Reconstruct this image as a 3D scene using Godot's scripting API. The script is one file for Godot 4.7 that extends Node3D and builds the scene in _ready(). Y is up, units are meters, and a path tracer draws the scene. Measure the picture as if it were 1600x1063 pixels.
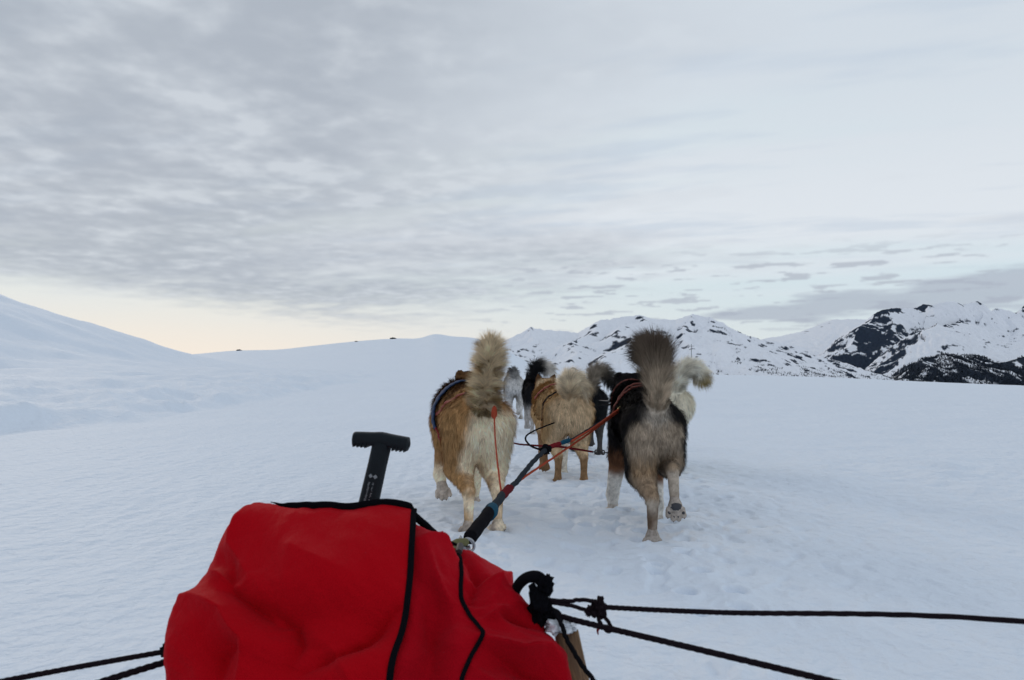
extends Node3D
# A sledge dog team on a snow plateau under an overcast evening sky, seen from the sledge.

var rng := RandomNumberGenerator.new()
var smooth_noise := FastNoiseLite.new()
var cloud_noise := FastNoiseLite.new()
var ridge_noise := FastNoiseLite.new()
var crumple_noise := FastNoiseLite.new()
var taken := {}
var started := 0


func _ready() -> void:
	started = Time.get_ticks_msec()
	rng.seed = 7
	set_up_noise()
	# ---- camera
	var cam := Camera3D.new()
	cam.name = "camera"
	cam.fov = 47.8
	cam.near = 0.05
	cam.far = 40000.0
	cam.position = Vector3(0, 0.75, 0)
	cam.rotation_degrees = Vector3(2.55, 0, 0)
	var lens := CameraAttributesPhysical.new()   # a little softness on the near bag
	lens.frustum_focal_length = 27.08
	lens.frustum_near = 0.05
	lens.frustum_far = 40000.0
	lens.frustum_focus_distance = 4.2
	lens.exposure_aperture = 9.0
	cam.attributes = lens
	add_child(cam)
	cam.current = true
	# ---- sky, sun, exposure
	var sky_material := PanoramaSkyMaterial.new()
	sky_material.panorama = make_sky()
	sky_material.filter = true
	var sky := Sky.new()
	sky.sky_material = sky_material
	var env := Environment.new()
	env.background_mode = Environment.BG_SKY
	env.sky = sky
	env.tonemap_mode = Environment.TONE_MAPPER_LINEAR
	env.tonemap_exposure = 1.0
	env.fog_enabled = true
	env.fog_density = 0.000007
	env.fog_light_color = Color(0.72, 0.82, 0.95)
	env.sdfgi_enabled = true
	env.ssao_enabled = true
	env.ssil_enabled = true
	var world := WorldEnvironment.new()
	world.name = "world"
	world.environment = env
	add_child(world)
	var sun := DirectionalLight3D.new()
	sun.name = "sun"
	sun.light_energy = 0.22
	sun.light_angular_distance = 14.0
	sun.light_color = Color(1.0, 0.93, 0.84)
	sun.shadow_enabled = true
	sun.rotation_degrees = Vector3(-19, -146, 0)   # low behind the thin cloud at the left, shining towards the camera
	add_child(sun)
	stage("sky")
	# ---- the setting
	build_ground()
	stage("ground")
	build_mountains()
	stage("mountains")
	# ---- the things
	build_dogs()
	stage("dogs")
	build_sledge()
	build_lines()
	stage("sledge and lines")


func stage(what: String) -> void:
	print(what, " ", Time.get_ticks_msec() - started, " ms")


func set_up_noise() -> void:
	smooth_noise.noise_type = FastNoiseLite.TYPE_SIMPLEX_SMOOTH
	smooth_noise.seed = 11
	smooth_noise.frequency = 1.0
	smooth_noise.fractal_type = FastNoiseLite.FRACTAL_NONE
	cloud_noise.noise_type = FastNoiseLite.TYPE_SIMPLEX_SMOOTH
	cloud_noise.seed = 23
	cloud_noise.frequency = 1.0
	cloud_noise.fractal_type = FastNoiseLite.FRACTAL_FBM
	cloud_noise.fractal_octaves = 5
	crumple_noise.noise_type = FastNoiseLite.TYPE_CELLULAR
	crumple_noise.seed = 17
	crumple_noise.frequency = 1.0
	crumple_noise.fractal_type = FastNoiseLite.FRACTAL_NONE
	crumple_noise.cellular_return_type = FastNoiseLite.RETURN_DISTANCE
	crumple_noise.cellular_jitter = 1.0
	ridge_noise.noise_type = FastNoiseLite.TYPE_SIMPLEX_SMOOTH
	ridge_noise.seed = 5
	ridge_noise.frequency = 1.0
	ridge_noise.fractal_type = FastNoiseLite.FRACTAL_RIDGED
	ridge_noise.fractal_octaves = 5


# ---------------------------------------------------------------- helpers

func numbered(called: String) -> String:
	var k: int = taken.get(called, 0)
	taken[called] = k + 1
	return called if k == 0 else "%s_%03d" % [called, k]


func thing(called: String, label: String, category: String, at := Vector3.ZERO, turn := 0.0, group := "") -> Node3D:
	var o := Node3D.new()
	o.name = numbered(called)
	add_child(o)
	o.position = at
	o.rotation.y = turn
	tag(o, label, category, group)
	return o


func tag(o: Node, label: String, category: String, group := "") -> void:
	o.set_meta("label", label)
	o.set_meta("category", category)
	if group:
		o.set_meta("group", group)


func put(called: String, mesh: Mesh, material: Material, parent: Node) -> MeshInstance3D:
	var o := MeshInstance3D.new()
	o.name = numbered(called) if parent == self else called
	o.mesh = mesh
	if material:
		o.material_override = material
	parent.add_child(o, true)
	return o


func paint(c: Color, rough := 0.8, metal := 0.0, spec := 0.4) -> StandardMaterial3D:
	var m := StandardMaterial3D.new()
	m.albedo_color = c.linear_to_srgb()
	m.roughness = rough
	m.metallic = metal
	m.metallic_specular = spec
	return m


func coloured(rough := 0.8, spec := 0.3) -> StandardMaterial3D:
	var m := StandardMaterial3D.new()
	m.vertex_color_use_as_albedo = true
	m.roughness = rough
	m.metallic_specular = spec
	return m


func noise_picture(freq: float, octaves: int, size := 512, salt := 1, kind := FastNoiseLite.TYPE_SIMPLEX_SMOOTH) -> NoiseTexture2D:
	var n := FastNoiseLite.new()
	n.noise_type = kind
	n.seed = salt
	n.frequency = freq
	n.fractal_octaves = octaves
	var t := NoiseTexture2D.new()
	t.noise = n
	t.width = size
	t.height = size
	t.seamless = true
	t.generate_mipmaps = false
	return t


func relief(m: StandardMaterial3D, t: Texture2D, cm: float, per_metre: float) -> void:
	m.uv1_triplanar = true
	m.uv1_world_triplanar = true
	m.uv1_scale = Vector3.ONE * per_metre
	m.heightmap_enabled = true
	m.heightmap_scale = cm
	m.heightmap_texture = t


func mesh_of(v: PackedVector3Array, n: PackedVector3Array, idx: PackedInt32Array, col := PackedColorArray(), uv := PackedVector2Array()) -> ArrayMesh:
	var a := []
	a.resize(Mesh.ARRAY_MAX)
	a[Mesh.ARRAY_VERTEX] = v
	a[Mesh.ARRAY_NORMAL] = n
	if col.size():
		a[Mesh.ARRAY_COLOR] = col
	if uv.size():
		a[Mesh.ARRAY_TEX_UV] = uv
	a[Mesh.ARRAY_INDEX] = idx
	var m := ArrayMesh.new()
	m.add_surface_from_arrays(Mesh.PRIMITIVE_TRIANGLES, a)
	return m


# normals of a rows x cols grid of points, pointing to the side that `towards` lies on
func grid_normals(v: PackedVector3Array, cols: int, rows: int, closed: bool, flip: bool) -> PackedVector3Array:
	var out := PackedVector3Array()
	out.resize(v.size())
	for j in rows:
		var jp := maxi(j - 1, 0)
		var jn := mini(j + 1, rows - 1)
		for i in cols:
			var ip := (i - 1 + cols) % cols if closed else maxi(i - 1, 0)
			var nx := (i + 1) % cols if closed else mini(i + 1, cols - 1)
			var n := (v[j * cols + nx] - v[j * cols + ip]).cross(v[jn * cols + i] - v[jp * cols + i])
			out[j * cols + i] = -n.normalized() if flip else n.normalized()
	return out


func grid_faces(cols: int, rows: int, closed: bool, flip: bool) -> PackedInt32Array:
	var idx := PackedInt32Array()
	var across := cols if closed else cols - 1
	idx.resize(across * (rows - 1) * 6)
	var k := 0
	for j in rows - 1:
		for i in across:
			var a := j * cols + i
			var b := j * cols + (i + 1) % cols
			var c := a + cols
			var d := b + cols
			if flip:
				idx[k] = a; idx[k + 1] = b; idx[k + 2] = c
				idx[k + 3] = b; idx[k + 4] = d; idx[k + 5] = c
			else:
				idx[k] = a; idx[k + 1] = c; idx[k + 2] = b
				idx[k + 3] = b; idx[k + 4] = c; idx[k + 5] = d
			k += 6
	return idx


# a smooth line of points through the given ones
func through(points: Array, steps: int) -> PackedVector3Array:
	var out := PackedVector3Array()
	for i in points.size() - 1:
		var a: Vector3 = points[maxi(i - 1, 0)]
		var b: Vector3 = points[i]
		var c: Vector3 = points[i + 1]
		var d: Vector3 = points[mini(i + 2, points.size() - 1)]
		for s in steps:
			out.append(b.cubic_interpolate(c, a, d, float(s) / steps))
	out.append(points[points.size() - 1])
	return out


# a tube along a line of points; radii one number or one for each point; strands > 0 twists it like laid rope; flat squeezes it to a strap
func tube(line: PackedVector3Array, radius, sides := 8, strands := 0, lay := 0.05, flat := 1.0, flat_axis := Vector3.ZERO) -> ArrayMesh:
	var v := PackedVector3Array()
	var rows := line.size()
	var along := 0.0
	var side := Vector3.ZERO
	for j in rows:
		var t := (line[mini(j + 1, rows - 1)] - line[maxi(j - 1, 0)]).normalized()
		if j == 0:
			side = t.cross(Vector3.UP if absf(t.y) < 0.9 else Vector3.RIGHT).normalized()
		else:
			along += line[j].distance_to(line[j - 1])
			side = (side - t * side.dot(t)).normalized()
		if flat_axis != Vector3.ZERO:
			side = (flat_axis - t * flat_axis.dot(t)).normalized()
		var up := t.cross(side)
		var r: float = radius if (radius is float) else radius[j]
		for i in sides:
			var a := TAU * i / sides
			var rr := r
			if strands > 0:
				rr *= 0.86 + 0.2 * absf(cos(0.5 * strands * (a + TAU * along / lay)))
			v.append(line[j] + (side * cos(a) + up * sin(a) * flat) * rr)
	var n := grid_normals(v, sides, rows, true, true)
	var idx := grid_faces(sides, rows, true, true)
	for end in [0, rows - 1]:
		var at := v.size()
		var t: Vector3 = (line[0] - line[1]).normalized() if end == 0 else (line[rows - 1] - line[rows - 2]).normalized()
		v.append(line[end])
		n.append(t)
		for i in sides:
			v.append(v[end * sides + i])
			n.append(t)
		for i in sides:
			var b := at + 1 + i
			var c := at + 1 + (i + 1) % sides
			if end == 0:
				idx.append_array([at, b, c])
			else:
				idx.append_array([at, c, b])
	return mesh_of(v, n, idx)


# a turned, rounded box
func block(size: Vector3, bevel := 0.004) -> ArrayMesh:
	var v := PackedVector3Array()
	var n := PackedVector3Array()
	var cols := 20
	var rows := 8
	var h := size * 0.5 - Vector3.ONE * bevel
	for j in rows:
		var lat := -PI / 2 + PI * j / (rows - 1)
		for i in cols:
			var lon := TAU * (i + 0.5) / cols
			var u := Vector3(cos(lat) * cos(lon), sin(lat), cos(lat) * sin(lon))
			v.append(Vector3(signf(u.x) * h.x, (1.0 if j * 2 >= rows else -1.0) * h.y, signf(u.z) * h.z) + u * bevel)
			n.append(u)
	return mesh_of(v, n, grid_faces(cols, rows, true, true))


func ball(at: Vector3, r: Vector3, turn := Basis.IDENTITY, rough := 0.0, cols := 14, rows := 10) -> ArrayMesh:
	var v := PackedVector3Array()
	for j in rows:
		var lat := -PI / 2 + PI * (j + 0.001) / (rows - 0.998)
		for i in cols:
			var lon := TAU * i / cols
			var u := Vector3(cos(lat) * cos(lon), sin(lat), cos(lat) * sin(lon))
			var k := 1.0 + rough * smooth_noise.get_noise_3dv(u * 1.7 + at * 31.0)
			v.append(at + turn * (u * r * k))
	return mesh_of(v, grid_normals(v, cols, rows, true, true), grid_faces(cols, rows, true, true))


func torus(at: Vector3, ring: float, r: float, turn: Basis, stretch := 1.0) -> ArrayMesh:
	var line := PackedVector3Array()
	for i in 21:
		var a := TAU * i / 20.0
		line.append(at + turn * Vector3(cos(a) * ring, sin(a) * ring * stretch, 0))
	return tube(line, r, 6)


# ---------------------------------------------------------------- sky

func sky_colour(dir: Vector3) -> Color:
	var e := asin(clampf(dir.y, 0.0, 1.0))
	var side := dir.x / maxf(sqrt(dir.x * dir.x + dir.z * dir.z), 1e-4)
	var front := -dir.z / maxf(sqrt(dir.x * dir.x + dir.z * dir.z), 1e-4)
	var q := Vector2(dir.x, -dir.z) / (dir.y + 0.045)
	# clear air behind the clouds: warm low at the left, pale blue elsewhere
	var warm := exp(-pow((atan2(side, front) + 0.46) / 0.62, 2.0))
	var low := Color(0.70, 0.78, 0.80).lerp(Color(0.95, 0.84, 0.72), warm)
	var mid := Color(0.63, 0.76, 0.82).lerp(Color(0.80, 0.83, 0.80), warm * 0.8)
	var c := low.lerp(mid, smoothstep(0.0, 0.13, e)).lerp(Color(0.50, 0.59, 0.72), smoothstep(0.12, 1.1, e))
	# thin streaky veil
	var vx := q.rotated(0.35)
	var veil := cloud_noise.get_noise_2d(vx.x * 0.16 + 3.0, vx.y * 0.55) * 0.9 + smooth_noise.get_noise_2d(q.x * 0.12, q.y * 0.2 + 8.0) * 0.45
	var veiled := smoothstep(-0.55, 0.5, veil + smoothstep(0.06, 0.3, e) * 0.75 - 0.1)
	c = c.lerp(Color(0.765, 0.80, 0.85).lerp(Color(0.65, 0.705, 0.775), smoothstep(0.16, 0.40, e)), veiled * smoothstep(0.05, 0.17, e) * 0.85)
	var wisp := cloud_noise.get_noise_2d(vx.x * 0.5 + 9.0, vx.y * 1.7 + 2.0) + 0.5 * cloud_noise.get_noise_2d(vx.x * 1.6, vx.y * 4.5)
	c = c.lerp(Color(0.545, 0.63, 0.735), smoothstep(0.0, 0.7, wisp) * smoothstep(0.08, 0.2, e) * 0.55)
	# grey cloud deck, thick at the left, thinning out to the right
	var thick := smoothstep(0.42, -0.5, side + 0.16 * smooth_noise.get_noise_2d(q.x * 0.3, q.y * 0.3))
	thick = lerpf(thick, 0.8, smoothstep(0.5, 1.2, e))
	var n1 := cloud_noise.get_noise_2d(q.x * 0.42 + 0.25 * q.y, q.y * 0.6 + 4.0)
	var n2 := cloud_noise.get_noise_2d(q.x * 1.9 - 7.0 + 0.5 * q.y, q.y * 2.0)
	var edge := 0.083 + 0.05 * smoothstep(-0.2, 0.35, side) + 0.035 * smooth_noise.get_noise_2d(q.x * 0.22 + 2.0, 3.0 + q.y * 0.05)
	var in_deck := smoothstep(edge - 0.012, edge + 0.045, e + 0.02 * n2)
	var cover := clampf(thick * 1.4 - 0.10 + (n1 * 0.8 + n2 * 0.45) * (0.35 + 0.9 * (1.0 - smoothstep(0.10, 0.30, e))), 0.0, 1.0) * in_deck
	var n3 := cloud_noise.get_noise_2d(q.x * 5.2 + 11.0, q.y * 5.0 - 3.0)
	var shade := clampf(0.5 + n1 * 0.40 + n2 * 0.62 + n3 * 0.5, 0.0, 1.0)
	var grey := Color(0.385, 0.428, 0.495).lerp(Color(0.64, 0.685, 0.74), shade * shade * 0.8)
	grey = grey.lerp(Color(0.60, 0.625, 0.68), smoothstep(-0.1, 0.5, side) * 0.6)
	c = c.lerp(grey, cover * 0.82)
	# small flat scraps and a low bank at the right
	var az := atan2(side, front)
	var scrap_n := cloud_noise.get_noise_2d(az * 11.0, e * 95.0 + 5.0)
	var scraps := smoothstep(0.20, 0.38, scrap_n) * smoothstep(0.045, 0.065, e) * (1.0 - smoothstep(0.13, 0.17, e)) * smoothstep(-0.15, 0.1, side)
	c = c.lerp(Color(0.45, 0.49, 0.56), scraps * 0.75)
	var s := clampf((az - 0.22) / 0.40, 0.0, 1.0) * (1.0 - smoothstep(0.9, 1.6, az))
	var bank_mid := lerpf(0.070, 0.094, s)
	var bank_half := lerpf(0.001, 0.024, s)
	var bank_n := cloud_noise.get_noise_2d(az * 7.0 + 40.0, e * 60.0)
	var bank := smoothstep(1.25, 0.55, absf(e - bank_mid) / (bank_half + 0.004) - bank_n * 0.9) * smoothstep(0.0, 0.12, s)
	c = c.lerp(Color(0.41, 0.455, 0.54), bank * 0.7)
	return c


func make_sky() -> ImageTexture:
	var w := 4096
	var h := 2048
	var lw := 896
	var lh := 448
	var small := Image.create_empty(lw, lh, false, Image.FORMAT_RGBF)
	small.fill(Color(0.5, 0.56, 0.66))
	for j in lh / 2 + 1:
		var up := PI / 2 - PI * (j + 0.5) / lh
		for i in lw:
			var az := TAU * (i + 0.5) / lw
			small.set_pixel(i, j, sky_colour(Vector3(sin(az) * cos(up), maxf(sin(up), 0.0), -cos(az) * cos(up))))
	small.resize(w, h, Image.INTERPOLATE_CUBIC)
	# finer where it is looked at closely
	var rows0 := int(h * (0.5 - 33.0 / 180.0))
	var reach := int(w * 42.0 / 360.0)
	for j in range(rows0, h / 2 + 4):
		var up := PI / 2 - PI * (j + 0.5) / h
		for k in range(-reach, reach):
			var i := (k + w) % w
			var az := TAU * (k + 0.5) / w
			small.set_pixel(i, j, sky_colour(Vector3(sin(az) * cos(up), maxf(sin(up), 0.0), -cos(az) * cos(up))))
	return ImageTexture.create_from_image(small)

# ---------------------------------------------------------------- ground

# how high the far rim of the plateau stands against the eye, by direction (sideways tangent, upward tangent)
var rim: Array[Vector2] = [Vector2(-2.0, 0.03), Vector2(-0.9167, 0.0308), Vector2(-0.5000, 0.0242), Vector2(-0.4083, 0.0267), Vector2(-0.3625, 0.0308), Vector2(-0.3000, 0.0325), Vector2(-0.2583, 0.0375), Vector2(-0.2000, 0.0433), Vector2(-0.1500, 0.0467), Vector2(-0.1208, 0.0475), Vector2(-0.1017, 0.0525), Vector2(-0.0792, 0.0500), Vector2(-0.0458, 0.0467), Vector2(-0.0083, 0.0317), Vector2(0.0208, 0.0158), Vector2(0.0500, 0.0067), Vector2(0.0875, 0.0042), Vector2(0.1667, 0.0025), Vector2(0.2500, 0.0000), Vector2(0.4167, -0.0042), Vector2(0.5417, -0.0100), Vector2(0.6667, -0.0150), Vector2(0.8333, -0.0225), Vector2(2.0, -0.03)]


func rim_height(t: float) -> float:
	for i in range(1, rim.size() - 1):
		if t <= rim[i].x or i == rim.size() - 2:
			var a := rim[maxi(i - 2, 0)]
			var b := rim[i - 1]
			var c := rim[i]
			var d := rim[mini(i + 1, rim.size() - 1)]
			return cubic_interpolate_in_time(b.y, c.y, a.y, d.y, clampf((t - b.x) / (c.x - b.x), 0.0, 1.0), c.x - b.x, a.x - b.x, d.x - b.x)
	return 0.0


# paw prints in the packed snow (x, z, depth), by cells of a quarter metre
var prints := {}


func leave_print(x: float, z: float, deep: float) -> void:
	for a in [-0.11, 0.0, 0.11]:
		for b in [-0.11, 0.0, 0.11]:
			var k := Vector2i(int(floor((x + a) * 4.0)), int(floor((z + b) * 4.0)))
			if not prints.has(k):
				prints[k] = []
			if not prints[k].has(Vector3(x, z, deep)):
				prints[k].append(Vector3(x, z, deep))


func tread() -> void:
	for track in [[-0.17, 2.1, 9.5], [0.68, 2.0, 9.5], [0.42, 3.9, 11.0], [1.12, 4.6, 11.0], [0.75, 6.0, 11.0]]:
		var z: float = track[1]
		while z < track[2]:
			for s in [-1.0, 1.0]:
				leave_print(track[0] + 0.03 * (z - 3.7) + s * rng.randf_range(0.05, 0.13), -z - rng.randf_range(-0.1, 0.1), rng.randf_range(0.012, 0.03))
			z += rng.randf_range(0.22, 0.42)


func ground_at(x: float, z: float) -> float:
	var d := sqrt(x * x + z * z)
	var f := maxf(-z, 0.45 * d)
	var t := clampf(x / maxf(f, 0.01), -1.9, 1.9)
	var far := lerpf(420.0, 150.0, smoothstep(-0.02, 0.16, t))
	var top := rim_height(t) * far + 0.75
	var s := f / far
	var h := 0.0
	if s < 1.0:
		h = top * pow(s, 1.55)
	else:
		h = top - (s - 1.0) * far * 0.22 * minf(1.0, (s - 1.0) * 4.0)
	# the hill at the left
	var hx := (x + 33.0) / 7.0
	var hz := (z + 38.0) / 20.0
	h += 5.5 * exp(-0.5 * (hx * hx + hz * hz)) * (1.0 + 0.06 * smooth_noise.get_noise_2d(x * 0.09, z * 0.09))
	# the cleared trail and the bank beside it
	var edge := -5.2 - 0.055 * clampf(-z, 0.0, 80.0) + 0.5 * smooth_noise.get_noise_2d(z * 0.14, 3.0) + 0.22 * smooth_noise.get_noise_2d(z * 0.6, 9.0)
	var sb := edge - x
	var bank_on := smoothstep(75.0, 25.0, -z)
	if sb > -2.0 and bank_on > 0.0:
		var lump := ridge_noise.get_noise_2d(x * 0.35, z * 0.22)
		h += bank_on * (0.26 * smoothstep(0.0, 1.6, sb) + 0.2 * smoothstep(1.2, 3.5, sb))
		h += bank_on * 0.2 * lump * smoothstep(-0.2, 0.5, sb) * (1.0 - smoothstep(1.0, 5.0, sb))
		h += bank_on * 0.38 * cloud_noise.get_noise_2d(x * 0.16 + z * 0.1, z * 0.12) * smoothstep(0.6, 3.0, sb)
	# wind-blown drifts and scuffs
	var wide := smoothstep(1.2, 3.0, x - 0.05 * -z) + smoothstep(-1.0, 3.0, sb)
	h += 0.05 * minf(d * 0.05, 1.0) * smooth_noise.get_noise_2d(x * 0.16, z * 0.3)
	if d < 120.0:
		h += 0.045 * wide * cloud_noise.get_noise_2d(x * 0.55 + 0.25 * z, z * 0.9)
		h += 0.016 * cloud_noise.get_noise_2d(x * 1.7 + 20.0, z * 0.7)
	if d < 30.0:
		h += 0.010 * ridge_noise.get_noise_2d(x * 3.2, z * 1.1) * (0.4 + 0.6 * smoothstep(-0.3, 0.4, smooth_noise.get_noise_2d(x * 0.5, z * 0.3)))
		# soft trodden snow at the right
		var patch := exp(-pow((x - 3.1) / 1.5, 2.0) - pow((z + 5.3) / 1.3, 2.0))
		if patch > 0.02:
			h += 0.15 * patch * (ridge_noise.get_noise_2d(x * 0.45 + 5.0, z * 0.6) * 0.5 + 0.3)
		# scuffed by paws beside and ahead of the dogs
		var trod := exp(-pow((x - 0.45) / 1.2, 2.0)) * smoothstep(2.0, 3.2, -z)
		if trod > 0.03:
			h -= 0.020 * trod * smoothstep(0.28, 0.62, smooth_noise.get_noise_2d(x * 6.5, z * 5.0))
		for q in prints.get(Vector2i(int(floor(x * 4.0)), int(floor(z * 4.0))), []):
			var away := Vector2((x - q.x) / 0.036, (z - q.y) / 0.048).length()
			if away < 2.2:
				h += q.z * (-(1.0 - smoothstep(0.55, 1.05, away)) + 0.4 * exp(-pow((away - 1.35) / 0.35, 2.0)))
	if d > 60.0 and t < 0.2:
		var rough := ridge_noise.get_noise_2d(x * 0.02, z * 0.012)
		h += rough * 0.6 * smoothstep(60.0, 200.0, d) * (1.0 - smoothstep(0.9, 1.0, s))
	return h


func build_ground() -> void:
	var angles := PackedFloat32Array()
	var a := -48.0
	while a <= 48.0:
		angles.append(deg_to_rad(a))
		a += 0.14
	a = 51.0
	while a < 310.0:
		angles.append(deg_to_rad(a))
		a += 3.0
	tread()
	var cols := angles.size()
	var rings := PackedFloat32Array()
	for span in [[0.5, 2.3, 60], [2.3, 9.0, 300], [9.0, 60.0, 150], [60.0, 720.0, 90]]:
		for k in int(span[2]):
			rings.append(span[0] * pow(span[1] / span[0], k / float(span[2])))
	var rows := rings.size()
	var v := PackedVector3Array()
	v.resize(cols * rows)
	for j in rows:
		var r := rings[j]
		for i in cols:
			var x := r * sin(angles[i])
			var z := -r * cos(angles[i])
			v[j * cols + i] = Vector3(x, ground_at(x, z), z)
	var n := grid_normals(v, cols, rows, true, false)
	var idx := grid_faces(cols, rows, true, false)
	# close the small hole under the camera
	var mid := v.size()
	v.append(Vector3(0, ground_at(0.01, 0.01), 0))
	n.append(Vector3.UP)
	for i in cols:
		idx.append_array([mid, i, (i + 1) % cols])
	var snow := paint(Color(0.745, 0.815, 0.905), 0.75, 0.0, 0.25)
	relief(snow, noise_picture(0.016, 6, 1024, 3), 1.6, 0.5)
	var o := put("snow_ground", mesh_of(v, n, idx), snow, self)
	o.set_meta("kind", "structure")
	o.set_meta("label", "snow covered plateau with a packed sledge trail and a bank at the left")


# ---------------------------------------------------------------- mountains

func lerp_table(table: Array, x: float) -> float:
	if x <= table[0].x:
		return table[0].y
	for i in range(1, table.size()):
		if x <= table[i].x:
			return lerpf(table[i - 1].y, table[i].y, (x - table[i - 1].x) / (table[i].x - table[i - 1].x))
	return table[table.size() - 1].y


# One mountain: its crest runs across the view at `dist` metres, its face falls `deep` metres towards the viewer down to `base`.
# patches: where the face is too steep for snow: x (sideways tangent), height share, widths, strength.
func mountain(called: String, label: String, crest: Array, dist: float, deep: float, base: float, cols: int, rows: int, jag: float, patches: Array, spur: float, bend: float, rock: Color, salt: float, snow_left := 0.0) -> MeshInstance3D:
	var x0: float = crest[0].x * dist
	var x1: float = crest[crest.size() - 1].x * dist
	var v := PackedVector3Array()
	var all := rows + 12
	v.resize(cols * all)
	var off := salt * 137.0
	for i in cols:
		var x := lerpf(x0, x1, float(i) / (cols - 1))
		var top := lerp_table(crest, x / dist) * dist + 0.75
		top += jag * (ridge_noise.get_noise_2d(x * 0.006 + off, 1.0) + 0.6 * cloud_noise.get_noise_2d(x * 0.02, off))
		for j in all:
			var s := float(j) / (rows - 1)
			var down := 1.0 - minf(s, 1.0)
			var z := -dist + deep * (1.0 - s)
			var wx := x + 90.0 * smooth_noise.get_noise_2d(x * 0.002 + off, z * 0.002)
			var h := base + (top - base) * (pow(minf(s, 1.0), bend) if s <= 1.0 else 1.0 - (s - 1.0) * 3.0)
			var amp := spur * sin(PI * clampf(pow(minf(s, 1.0), 0.8), 0.0, 1.0))
			h += amp * (ridge_noise.get_noise_2d(wx * 0.0016 + off, z * 0.0006) * 0.75 + 0.45 * ridge_noise.get_noise_2d(wx * 0.0055 + z * 0.0015, z * 0.0022 + off))
			h += minf(amp + 12.0, 60.0) * 0.30 * ridge_noise.get_noise_2d(wx * 0.016 + z * 0.006, z * 0.010 + off) * clampf(1.1 - s, 0.12, 1.0)
			v[j * cols + i] = Vector3(x, h, z)
	var n := grid_normals(v, cols, all, false, false)
	var col := PackedColorArray()
	col.resize(v.size())
	var white := Color(0.84, 0.87, 0.92)
	for j in all:
		var s := float(j) / (rows - 1)
		for i in cols:
			var k := j * cols + i
			var p := v[k]
			var t := p.x / dist
			var zone := 0.0
			for q in patches:
				var u := Vector2((t - q[0]) / q[2], (s - q[1]) / q[3])
				zone = maxf(zone, q[4] * (1.0 - smoothstep(0.35, 1.0, u.length())))
			var steep := 1.0 - n[k].y
			var lean := p.x + p.y * 1.1
			var fine := cloud_noise.get_noise_3d(lean * 0.021 + off, p.y * 0.022, p.z * 0.006)
			var blotch := cloud_noise.get_noise_3d(p.x * 0.005, p.y * 0.012 + off, p.z * 0.002)
			var gully := ridge_noise.get_noise_2d(lean * 0.0085 + off, p.y * 0.0022 + p.z * 0.001)
			var bare := steep * 0.8 + zone * (0.95 - 0.75 * gully) + fine * 0.6 + blotch * 0.3 - 0.60 - snow_left
			var grain := 0.75 + 0.5 * cloud_noise.get_noise_2d(p.x * 0.05, p.y * 0.08)
			col[k] = white.lerp(rock * grain, smoothstep(0.0, 0.14, bare))
	var m := coloured(0.9, 0.15)
	var o := put(called, mesh_of(v, n, grid_faces(cols, all, false, false), col), m, self)
	o.set_meta("kind", "structure")
	o.set_meta("label", label)
	return o


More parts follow.
